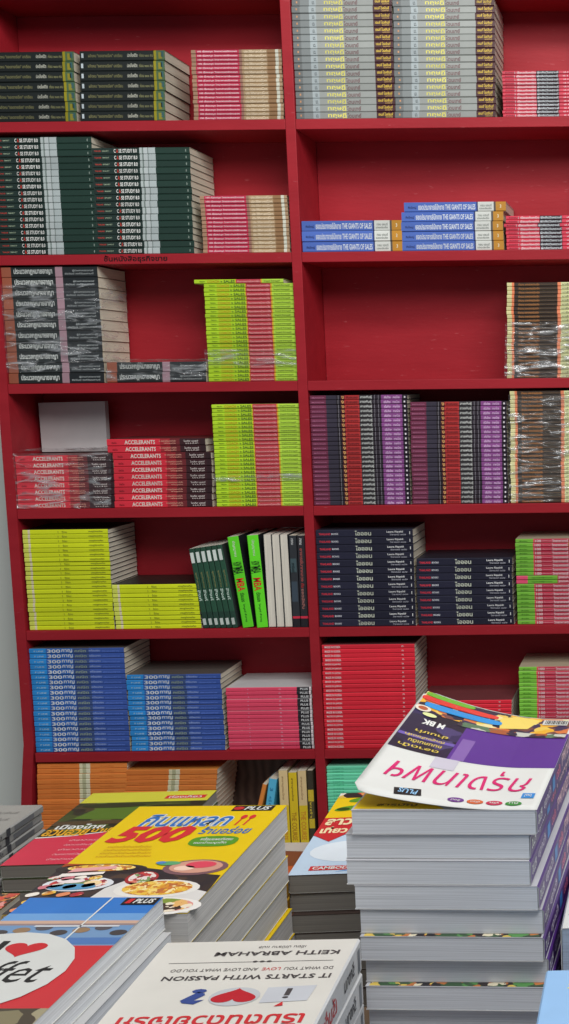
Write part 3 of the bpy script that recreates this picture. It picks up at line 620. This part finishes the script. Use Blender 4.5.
# --- yellow restaurant guide, five visible in the pile
t = .0265; zt = .92; Wd, L = .152, .248
n = nfit(zt, t); t = (zt-TZ)/n
F2 = pile('restaurant_guide', 'yellow restaurant guide', 'behind heart book', 'yellow restaurant guides on the table', n, -.4785, -1.515, zt, Wd, L, t, 'L', R(-.3), yel, yel, pages((172, 170, 168), .62),
          shifts={2: (-.002, .0), 3: (-.004, .002), 4: (-.003, 0)}, top_label='yellow restaurant guide with big red 500, topmost of its pile')
a = Art(F2[0], Wd, L, t-.0003)
a.rect('publisher_tag', .66, .935, .93, .995, pk); a.text('publisher_tag', 'PLUS', .74, .945, .91, .985, pw, 2, shear=.2, bold=.03); a.oval('publisher_tag', .70, .965, .035, .018, redp, 2)
a.text('title_lettering', 'กินแหลก', .155, .765, .735, .905, pw, 2, shear=.15, bold=.07); a.text('title_lettering', 'กินแหลก', .16, .77, .73, .90, bluep, 3, shear=.15, bold=.02)
a.text('number_lettering', '500', .07, .605, .56, .775, redp, 3, shear=.25, bold=.045)
a.text('subtitle_lettering', 'ร้านอร่อย', .60, .69, .92, .765, bluep, 2, shear=.15, bold=.02)
for du in (0, .055):
    a.poly('fork_and_spoon', [(.775+du, .78), (.787+du, .78), (.795+du, .85), (.783+du, .85)], redp, 2); a.oval('fork_and_spoon',   .792+du, .868, .02, .022, redp, 2)
a.oval('green_badge', .75, .615, .15, .052, grnp, 2, e=.7); a.text('green_badge', 'พร้อมแผนที่ครบ', .66, .62, .86, .65, pw, 3); a.text('green_badge', 'แนะนำเมนูเด็ด', .64, .582, .84, .612, pw, 3)
for k in range(4): a.text('small_lettering', 'รวมร้านเด็ดร้านดังทั่วเมือง', .13, .47+k*.03, .46-.02*k, .49+k*.03, paint((190, 130, 20)), 2, bold=0)
a.poly('food_photograph', [(0, 0), (1, 0), (1, .2), (.99, .30), (.75, .33), (.4, .39), (0, .40)], foodE, 1)
a.poly('food_photograph', [(.34, 0), (1, 0), (1, .16), (.52, .30), (.40, .20)], paint((214, 210, 206)), 1.5)
a.poly('food_photograph', [(0, .385), (.2, .39), (.4, .375), (.4, .395), (0, .415)], paint((160, 70, 30)), 2)
def plate(cu, cv, ru, rv, rim, fill, rot=0):
    a.oval('food_photograph', cu, cv, ru, rv, rim, 2, rot); a.oval('food_photograph', cu, cv+.004, ru*.82, rv*.8, fill, 3, rot)
plate(.80, .37, .19, .07, paint((120, 84, 90)), paint((206, 150, 130))); a.oval('food_photograph', .82, .39, .09, .03, paint((214, 70, 90)), 4); a.oval('food_photograph', .74, .36, .06, .022, paint((236, 200, 180)), 4)
plate(.25, .365, .27, .045, paint((50, 42, 42)), foodE); a.oval('food_photograph', .25, .37, .2, .03, foodC, 4)
a.oval('food_photograph', .62, .405, .07, .018, paint((90, 160, 110)), 4); a.oval('food_photograph', .57, .41, .03, .012, paint((80, 130, 190)), 5)
plate(.55, .28, .09, .06, paint((160, 40, 44)), foodD, .7)
plate(.70, .19, .24, .075, paint((224, 220, 214)), foodC); plate(.22, .235, .2, .06, paint((216, 218, 222)), foodD); a.oval('food_photograph', .2, .21, .14, .025, paint((90, 150, 190)), 4)
a.oval('food_photograph', .16, .26, .08, .02, paint((236, 220, 220)), 4); a.oval('food_photograph', .3, .24, .05, .02, paint((240, 210, 160)), 4)
plate(.78, .05, .26, .07, paint((230, 226, 220)), foodA)
random.seed(5)
for k in range(20):
    cu, cv = .05+.075*(k % 4)+random.uniform(-.015, .015), .03+.062*(k//4)+random.uniform(-.008, .008)
    a.oval('food_photograph', cu, cv, .036, .015, (paint((226, 140, 96)), paint((236, 226, 214)), foodD, foodC, paint((206, 120, 130)))[(k*7) % 5], 4, rot=.5, e=.7)
a.poly('food_photograph', [(.08, .33), (.34, .36), (.33, .385), (.10, .365)], paint((226, 160, 160)), 5); a.poly('food_photograph', [(.05, .29), (.3, .315), (.3, .335), (.06, .32)], paint((236, 226, 220)), 5)
a.done()

# --- travel magazine pile behind it
zt = .845; t = .0145; Wd, L = .151, .222; n = nfit(zt, t); t = (zt-TZ)/n
F1 = pile('travel_magazine', 'crimson and green travel magazine', 'behind yellow guides', 'travel magazines on the table', n, -.648, -1.243, zt, Wd, L, t, 'L', R(2.2), paint((60, 70, 40)), paint((90, 30, 36)), pgd,
          top_label='travel magazine with crimson lower cover and green garden picture, topmost of its pile')
a = Art(F1[0], Wd, L, t-.0003)
a.poly('crimson_panel', [(0, 0), (1, 0), (1, .45), (.55, .42), (.25, .36), (0, .34)], paint((206, 46, 72)), 1)
a.poly('crimson_panel', [(0, .335), (.25, .355), (.55, .415), (1, .445), (1, .455), (.55, .425), (.25, .367), (0, .348)], pw, 2)
for k in range(5): a.text('small_lettering', 'เที่ยวสวนสวยทั่วไทย '*(1+k % 2), .28, .05+k*.06, .62+.06*(k % 3), .075+k*.06, paint((244, 190, 196)), 2, bold=0)
a.poly('garden_photograph', [(0, .35), (.25, .37), (.55, .43), (1, .46), (1, .84), (0, .84)], grassp, 1)
a.poly('garden_photograph', [(.1, .6), (.5, .58), (.9, .66), (.7, .78), (.2, .76)], paint((84, 112, 34)), 2); a.poly('garden_photograph', [(0, .5), (.6, .52), (1, .58), (1, .62), (.5, .57), (0, .56)], paint((78, 60, 38)), 3)
a.oval('garden_photograph', .3, .79, .25, .035, paint((44, 48, 26)), 3); a.oval('garden_photograph', .75, .74, .2, .05, paint((36, 44, 24)), 3)
a.text('title_lettering', 'สวนสวย', .02, .36, .34, .45, paint((232, 170, 40)), 4, bold=.03); a.text('title_lettering', 'เมืองไทย', .06, .45, .42, .52, pw, 4, bold=.03); a.text('title_lettering', 'น่าเที่ยว', .36, .40, .62, .47, paint((232, 170, 40)), 4, bold=.03)
a.rect('top_band', 0, .84, 1, 1, paint((206, 200, 60)), 1); a.rect('top_band', .64, .88, .96, .93, redp, 2); a.text('top_band', 'ท่องเที่ยว', .67, .885, .93, .925, pw, 3)
a.done()

# --- grey printed-spine pile at the edge
zt = .848; t = .0095; Wd, L = .15, .21; n = nfit(zt, t); t = (zt-TZ)/n
tm = [('# ', .1, .3, .2, .8, paint((110, 112, 116))), ('#', .34, .38, 0, 1, paint((70, 72, 78))), ('ข่าวสาร', .42, .6, .25, .75, paint((90, 92, 96))), ('#', .66, .8, .1, .7, paint((150, 150, 152))), ('#', .84, .88, 0, 1, paint((60, 60, 66)))]
F0 = pile('periodical', 'grey periodical', 'beside travel magazines', 'grey periodicals at the table edge', n, -.765-Wd/2, -1.182-L/2, zt, Wd, L, t, 'R', 0, paint((170, 166, 160)), paint((160, 160, 158)), pgg, texts=tm, top_label='grey periodical with printed cover lines, topmost of its pile')
a = Art(F0[0], Wd, L, t-.0003)
for k in range(9): a.text('small_lettering', 'ประกาศข่าวประชาสัมพันธ์', .3, .06+k*.1, .9, .1+k*.1, paint((110, 108, 104)), 1, bold=0)
a.done()

# --- food-cover book at the frame's edge
zt = .90; t = .016; Wd, L = .135, .21; n = nfit(zt, t); t = (zt-TZ)/n
F8 = pile('cookbook', 'cookbook with pictured food', 'beside the heart book', 'cookbooks at the table edge', n, -.588-Wd/2, -1.552-L/2, zt, Wd, L, t, 'L', 0, paint((120, 60, 40)), paint((120, 60, 40)), pgg, top_label='cookbook covered with pictured salmon slices and fruit, topmost of its pile')
a = Art(F8[0], Wd, L, t-.0003)
a.rect('food_photograph', 0, 0, 1, 1, foodA, 1)
random.seed(9)
for k in range(16): a.oval('food_photograph', .62+.09*(k % 4), .7+.08*(k//4), .05, .03, paint(((236, 120, 110), (240, 196, 60), (226, 90, 70), (150, 160, 60))[(k+k//4) % 4]), 2, rot=.5)
a.done()

# --- heart book
zt = .94; t = .0128; Wd, L = .108, .205; n = nfit(zt, t); t = (zt-TZ)/n
F3 = pile('pocket_guide', 'red pocket guide with white edges', 'beside white upside-down book', 'red pocket guides on the table', n, -.4715, -1.653-L/2, zt, Wd, L, t, 'L', R(-1.2), paint((200, 200, 200)), redp, pages((226, 228, 232), .85),
          shifts={3: (.006, -.004), 4: (.007, -.005), 5: (.009, -.006), 6: (.01, -.006)}, top_label='red pocket guide with black heart-print white circle, topmost of its pile')
F3[0]['label'] = 'red pocket guide with heart in white circle, topmost of its pile'
a = Art(F3[0], Wd, L, t-.0003)
a.rect('red_panel', 0, .17, 1, .60, paint((212, 50, 58)), 1)
a.rect('resort_photograph', 0, .86, 1, 1, paint((52, 120, 200)), 1); a.rect('resort_photograph', 0, .80, 1, .86, paint((110, 160, 214)), 1); a.rect('resort_photograph', 0, .775, 1, .80, paint((206, 170, 150)), 1)
a.rect('resort_photograph', 0, .76, 1, .775, paint((150, 130, 130)), 1); a.rect('resort_photograph', 0, .60, 1, .76, paint((116, 150, 190)), 1)
for k in range(7): a.oval('resort_photograph', .1+k*.14, .70+.02*(k % 3), .06, .022, paint(((70, 64, 66), (150, 120, 90), (90, 84, 90))[k % 3]), 2)
a.rect('resort_photograph', .55, .61, 1, .66, paint((80, 120, 180)), 2); a.rect('resort_photograph', .3, .745, .9, .757, paint((210, 214, 220)), 3)
a.poly('resort_photograph', [(.615, .60), (.628, .60), (.634, 1), (.621, 1)], pw, 3)
a.rect('publisher_tag', .74, .93, .99, .99, pk, 4); a.text('publisher_tag', 'PLUS', .82, .94, .97, .98, pw, 5, shear=.2, bold=.03); a.poly('publisher_tag', [(.76, .94), (.80, .94), (.815, .98), (.775, .98)], redp, 5)
a.oval('white_circle', .30, .41, .56, .29, pw, 4)
ht = [(16*math.sin(q)**3, 13*math.cos(q)-5*math.cos(2*q)-2*math.cos(3*q)-math.cos(4*q)) for q in [2*math.pi*k/40 for k in range(40)]]
a.poly('heart', [(.42+x/16*.14, .57+y/16*.06) for x, y in ht], paint((204, 34, 44)), 5)
a.text('title_lettering', 'I', .215, .51, .265, .63, pk, 5, bold=.02); a.text('title_lettering', 'Bu', .12, .35, .33, .47, pk, 5, shear=.3, bold=0); a.text('title_lettering', 'ffet', .345, .33, .765, .48, pk, 5, shear=.32, bold=0)
a.text('subtitle_lettering', 'ทั่วกรุง', .14, .235, .48, .29, redp, 5, shear=.2)
a.rect('interior_photograph', 0, 0, 1, .17, collage('room_print', [(130, 120, 90), (90, 74, 50), (160, 150, 120), (70, 60, 46), (120, 100, 60)], 50), 1); a.rect('interior_photograph', .3, .04, .5, .13, paint((150, 160, 160)), 2); a.rect('interior_photograph', .6, .02, .64, .17, paint((110, 80, 40)), 2)
a.done()

# --- white upside-down book
zt = .915; t = .024; Wd, L = .150, .215; n = nfit(zt, t); t = (zt-TZ)/n
stx = [('รักงาน', .1, .24, .3, .75, paint((60, 60, 66))), ('เริ่มด้วยใจรัก', .34, .7, .25, .8, paint((190, 50, 56))), ('#', .02, .05, .1, .8, paint((120, 124, 130)))]
F4 = pile('selfhelp_book', 'white self-help book', 'beside purple guidebooks', 'white self-help books on the table', n, -.3255, -1.680-L/2, zt, Wd, L, t, 'R', R(1.0), paint((214, 210, 202)), paint((206, 206, 206)), pages((214, 216, 222), .85), texts=stx,
          top_label='white self-help book lying upside down with printed red heart, topmost of its pile')
a = Art(F4[0], Wd, L, t-.0003); ink = paint((70, 66, 68))
a.text('author_lettering', 'KEITH ABRAHAM', .30, .885, .93, .915, ink, 2, True, bold=.02); a.text('author_lettering', 'เขียน ปณิธาน แปล', .5, .935, .74, .955, ink, 2, True, bold=0)
a.rect('author_lettering', .10, .838, .92, .841, ink, 1)
for k in range(3): a.oval('author_lettering',   .53+k*.035, .84, .012, .006, ink, 2)
a.text('subtitle_lettering', 'IT STARTS WITH PASSION', .13, .715, .95, .745, ink, 2, True, bold=.02); a.text('subtitle_lettering', 'DO WHAT YOU', .70, .775, .94, .795, ink, 2, True, bold=0); a.text('subtitle_lettering', 'LOVE', .59, .775, .68, .795, redp, 2, True, bold=0)
a.text('subtitle_lettering', 'AND LOVE WHAT YOU DO', .14, .775, .57, .795, ink, 2, True, bold=0)
a.poly('card_picture', [(.68, .555), (.90, .565), (.91, .665), (.68, .655)], paint((196, 198, 204)), 2); a.text('card_picture', 'i', .775, .58, .805, .645, ink, 3, True); a.poly('card_picture', [(.76, .53), (.80, .535), (.79, .56)], redp, 3)
a.poly('heart_picture', [(.545+x/16*.105, .6+y/16*-.052) for x, y in ht], paint((196, 30, 46)), 3); a.oval('heart_picture', .545, .6, .12, .06, paint((200, 202, 206)), 2)
a.text('question_mark', '?', .30, .555, .41, .655, paint((52, 74, 140)), 2, True, bold=.05)
a.text('title_lettering', 'เริ่มต้นด้วยใจรัก', .08, .40, .93, .485, redp, 2, True, bold=.02); a.text('title_lettering', 'ทำสิ่งที่รัก', .2, .24, .85, .34, ink, 2, True, bold=.03)
a.done()

# --- pale-blue and red guide pile
zt = .842; t = .0185; Wd, L = .152, .246; n = nfit(zt, t); t = (zt-TZ)/n
F5 = pile('country_guide', 'country guide with dark page edges', 'beside purple guidebooks', 'country guides on the table', n, -.4135+Wd/2, -1.258, zt, Wd, L, t, 'L', R(3.0), paint((70, 56, 52)), paint((150, 60, 50)), pgd,
          shifts={3: (.003, -.004), 4: (.004, -.005), 5: (.005, -.006), 6: (.006, -.006), 7: (.006, -.008)}, top_label='country guide with pale blue sky and yellow top cover, topmost of its pile')
a = Art(F5[0], Wd, L, t-.0003)
a.rect('sky_panel', 0, 0, 1, .48, paint((190, 210, 230)), 1); a.oval('sky_panel', .35, .25, .3, .12, paint((222, 230, 238)), 2); a.poly('sky_panel', [(.3, .02), (1, .1), (1, .22), (.7, .12)], paint((120, 174, 226)), 3)
a.rect('red_panel', 0, .44, 1, .66, paint((204, 40, 48)), 2); a.poly('red_panel', [(0, .44), (.14, .36), (.25, .46), (.4, .45), (.5, .40), (.62, .45), (.62, .5), (0, .5)], paint((204, 40, 48)), 4)
for k in range(4):
    a.text('title_lettering', ('เที่ยว', 'กัมพูชา', 'ลาว', 'เวียดนาม')[k], .03+.22*(k % 2), .46+.1*(k//2), .23+.22*(k % 2), .54+.1*(k//2), paint((246, 226, 180)), 5, bold=.04)
a.oval('title_lettering', .3, .53, .05, .035, paint((70, 50, 110)), 6)
a.rect('yellow_panel', 0, .66, 1, 1, paint((240, 200, 20)), 2); a.rect('yellow_panel', 0, .93, 1, 1, foodB, 3)
for cu, cv in ((.13, .78), (.28, .86), (.42, .83), (.2, .9)): a.oval('yellow_panel', cu, cv, .1, .03, paint((90, 150, 40)), 4, rot=.4)
a.oval('yellow_panel', .1, .77, .05, .02, paint((40, 70, 20)), 5); a.text('yellow_panel', 'เมนูเด็ด', .3, .70, .6, .74, paint((110, 50, 20)), 5); a.text('yellow_panel', 'อร่อย', .2, .93, .6, .99, pk, 5, bold=.04)
a.rect('title_tag', .12, .04, .46, .085, redp, 3); a.text('title_tag', 'CAMBODIA', .14, .048, .44, .078, pw, 4, bold=.03); a.oval('title_tag', .56, .075, .07, .028, pk, 4, e=.6); a.text('title_tag', 'GET', .51, .062, .61, .09, paint((240, 200, 40)), 5, bold=.03)
a.done()

# --- orange-brown book behind, and the dark colourful pile in the gap
zt = .80; t = .02; Wd, L = .128, .20; n = 5; t = (zt-TZ)/n
Fb = pile('paperback_book', 'orange and brown paperback', 'between yellow and country guides', 'orange and brown paperbacks on the table', n, -.437-Wd/2, -1.19-L/2, zt, Wd, L, t, 'R', 0, paint((196, 92, 40)), paint((226, 186, 60)), pgg, top_label='orange and brown paperback, topmost of low pile behind yellow guides')
a = Art(Fb[0], Wd, L, t-.0003)
a.poly('cover_design', [(0, .9), (1, .86), (1, 1), (0, 1)], paint((180, 170, 160)), 1); a.poly('cover_design', [(.3, .6), (1, .66), (1, .86), (.3, .9)], paint((120, 64, 36)), 1); a.poly('cover_design', [(.2, 0), (1, 0), (1, .3), (.2, .34)], paint((190, 40, 40)), 1); a.oval('cover_design', .9, .42, .06, .03, pw, 2)
a.done()
zt = .805; t = .0105; Wd, L = .075, .17; n = nfit(zt, t); t = (zt-TZ)/n
Fg = pile('pocket_book', 'small black pocket book', 'between yellow guides and white books', 'small black pocket books in the gap', n, -.392+Wd/2, -1.645+L/2, zt, Wd, L, t, 'R', 0, paint((34, 28, 30)), paint((60, 30, 30)), collage('coloured_edges', [(40, 34, 34), (190, 60, 50), (220, 180, 60), (50, 40, 40), (200, 190, 170), (60, 40, 36)], 160), jit=.004, top_label='small black pocket book, topmost of low pile in the gap')

# --- purple city guide with curling cover
zt = 1.01; t = .02035; Wd, L = .149, .252; n = nfit(zt, t); t = (zt-TZ)/n
purp = paint((78, 40, 120))
X6, Y6 = -.1835, -1.656+L/2
sp6 = [('#', .0, .1, 0, 1, paint((226, 226, 230))), ('กรุงเทพฯ', .1, .42, .12, .9, paint((240, 200, 214))), ('เที่ยว', .46, .56, .3, .8, paint((230, 120, 160))), ('#', .6, .66, .2, .8, paint((60, 130, 200))), ('ทั่วกรุง', .7, .86, .25, .8, paint((220, 210, 230))), ('PLUS', .9, .98, .3, .7, paint((230, 230, 230)))]
sh6 = {2: (-.006, .002), 3: (-.005, .0), 4: (.001, -.002), 5: (.003, 0), 6: (.005, -.006), 7: (.005, .0), 8: (.008, -.0055), 9: (.007, .0), 10: (.008, .004), 11: (.008, .004)}
F6 = pile('city_guide', 'thick purple city guide', 'with curling top cover', 'purple city guides in the tall pile', n, X6, Y6, zt, Wd, L, t, 'R', R(-2.2), paint((196, 196, 200)), purp, pages((178, 180, 184), .58), texts=sp6, shifts=sh6, jit=.001,
          top_label='thick purple and white city guide with curling cover, topmost of its pile')
for k in (6, 8):                                                     # the two that stick out show a strip of their printed covers
    q = Art(F6[k-1], Wd, L, t-.0003); q.rect('front_print', .02, .003, .98, .10, collage('cover_strip', [(60, 90, 60), (226, 196, 90), (50, 40, 40), (90, 150, 80), (200, 120, 60), (230, 220, 190), (40, 36, 40)], 120), 1); q.done()
# the curl: a front cover sheet of its own that lifts away from the pages on the side away from the spine
root = F6[0]
def curl(u, v): return 0.0004+0.020*max(0, 1-u/.8)**1.7*(0.85+0.5*v)+0.004*max(0, 1-u)*v
nu, nv = 24, 20; vs, fs = [], []
def rc(u, v):                                                        # rounded free corners
    r = .09
    if u < r:
        q = math.sqrt(max(0, 1-((r-u)/r)**2))*r*Wd/L
        lo, hi = r*Wd/L-q, 1-r*Wd/L+q
        v = min(max(v, lo), hi)
    return u, v
for lay in (0, 1):
    for j in range(nv+1):
        for i in range(nu+1):
            u, v = rc(i/nu, j/nv)
            vs.append(((u-.5)*Wd, (v-.5)*L, t-.0003+curl(u, v)-(.0004 if lay else 0)))
m_ = (nu+1)*(nv+1)
for lay in (0, 1):
    for j in range(nv):
        for i in range(nu):
            k = lay*m_+j*(nu+1)+i; f = (k, k+1, k+nu+2, k+nu+1); fs.append(f if lay == 0 else f[::-1])
for i in range(nu): fs += [(i, m_+i, m_+i+1, i+1), (nv*(nu+1)+i, nv*(nu+1)+i+1, m_+nv*(nu+1)+i+1, m_+nv*(nu+1)+i)]
for j in range(nv):
    k = j*(nu+1); fs += [(k, k+nu+1, m_+k+nu+1, m_+k), (k+nu, m_+k+nu, m_+k+2*nu+1, k+2*nu+1)]
me = mesh_of('curled_cover', vs, fs, [pw]); [setattr(p, 'use_smooth', True) for p in me.polygons[:2*nu*nv]]
link('curled_cover', me, root)['label'] = 'glossy front cover curling up off the pages'
b = Art(root, Wd, L, t-.0003); b.poly('first_page', [(.01, .01), (.5, .01), (.3, .12), (.01, .16)], yel, 1); b.text('first_page', 'สารบัญ', .12, .03, .34, .06, paint((120, 90, 20)), 2); b.done()
a = Art(root, Wd, L, t-.0003, curl)
lil, gold = paint((214, 196, 232)), paint((214, 190, 80)); mag = paint((214, 30, 110))
a.rect('purple_panel', .30, .40, 1, .80, paint((96, 50, 150)), 1); a.rect('purple_panel', .38, .40, .46, .62, paint((140, 104, 180)), 2)
a.rect('street_photograph', .015, .40, .36, .80, darkp, 2); a.rect('street_photograph', .02, .52, .36, .545, paint((110, 90, 170)), 3)
for k in range(4): a.text('street_photograph', ('ตลาดน้ำ', 'ถนนคนเดิน', 'ตึกสูงเสียดฟ้า', 'ย่านเก่า')[k], .06+.04*(k % 2), .42+k*.05, .3, .45+k*.05, gold, 4, True, bold=.02)
a.text('street_photograph', 'M', .2, .66, .24, .71, pw, 4, True, bold=.04); a.text('street_photograph', 'BK', .1, .66, .18, .71, pw, 4, True, bold=.04)
a.rect('city_photograph', .015, .78, .985, .985, cityp, 3)
a.poly('city_photograph', [(.55, .80), (.72, .84), (.78, .96), (.62, .98), (.52, .92)], paint((250, 220, 110)), 4); a.rect('city_photograph', .30, .74, .985, .79, collage('boats_print', [(60, 50, 60), (200, 200, 190), (90, 120, 90), (40, 34, 60), (170, 90, 50)], 80), 4)
def band(part, cu, cv, ru, rv, m, lv): a.oval(part, cu, cv, ru, rv, m, lv, e=.45, n=28)
band('blue_label', .30, .855, .25, .028, paint((50, 150, 222)), 6); a.text('blue_label', 'พร้อมแผนที่เที่ยวทั่วกรุง', .12, .845, .48, .868, paint((200, 230, 250)), 7, True, bold=0)
band('red_label', .26, .915, .25, .024, paint((224, 60, 50)), 6); a.text('red_label', '50 สถานที่ท่องเที่ยว', .08, .906, .44, .926, paint((250, 226, 220)), 7, True)
band('green_label', .18, .962, .16, .02, paint((120, 190, 50)), 6); a.oval('round_badge', .06, .80, .05, .03, paint((230, 216, 200)), 7); a.oval('round_badge', .06, .80, .03, .018, paint((180, 90, 50)), 8); a.oval('round_badge', .12, .755, .045, .018, paint((220, 226, 160)), 7)
a.rect('barcode', .80, .90, .965, .965, pw, 6)
for k in range(14): a.rect('barcode', .815+k*.0105, .91, .815+k*.0105+.004+.002*(k % 3), .958, pk, 7)
a.text('title_lettering', 'กรุงเทพฯ', .10, .16, .90, .35, mag, 3, True, shear=.2, bold=-.004)
for k, c in enumerate(((60, 150, 60), (214, 50, 90), (232, 110, 60), (120, 60, 150))):
    a.oval('colour_dots', .86-k*.105, .05+.002*k, .045, .019, paint(c), 3); a.text('colour_dots', ('กิน', 'พัก', 'เที่ยว', 'ช้อป')[k], .835-k*.105, .043, .885-k*.105, .06, pw, 4, True)
a.rect('blue_tag', .885, .10, .955, .145, paint((50, 140, 214)), 3); a.text('blue_tag', 'ใหม่', .9, .11, .94, .135, pw, 4, True)
a.poly('publisher_tag', [(.22, .03), (.36, .05), (.34, .10), (.20, .08)], pk, 3); a.text('publisher_tag', 'PLUS', .23, .05, .33, .085, paint((150, 200, 240)), 4, True)
a.rect('grey_box', .30, .30, .44, .40, paint((206, 200, 214)), 2)
a.done()

# --- books at the far edge of the table
zt = .90; t = .034; Wd, L = .15, .21; n = nfit(zt, t); t = (zt-TZ)/n
F7 = pile('cookbook', 'white hardback', 'beside purple guide spines', 'white hardbacks on the table', n, -.100+Wd/2, -1.634+L/2, zt, Wd, L, t, 'L', 0, pw, paint((200, 204, 210)), pages((170, 186, 206), .85), top_label='white hardback with small black mark beside purple guide spines')
for r in F7: r.name = 'hardback_book'
a = Art(F7[0], Wd, L, t-.0003); a.oval('printed_mark', .06, .12, .03, .015, pk, 1); a.text('printed_mark', 'ปกแข็ง', .2, .7, .8, .8, ink, 1); a.done()
zt = .90; t = .012; Wd, L = .15, .20; n = nfit(zt, t); t = (zt-TZ)/n
F9 = pile('brochure', 'light blue brochure', 'in front of white hardbacks', 'light blue brochures on the table', n, -.103+Wd/2, -1.704-L/2, zt, Wd, L, t, 'L', R(.8), paint((150, 190, 232)), paint((150, 190, 232)), pgw, top_label='light blue brochure with pale yellow lettering, topmost of its pile')
a = Art(F9[0], Wd, L, t-.0003); a.text('title_lettering', 'รายการหนังสือ', .12, .86, .8, .92, paint((226, 226, 150)), 1, shear=.1); a.done()
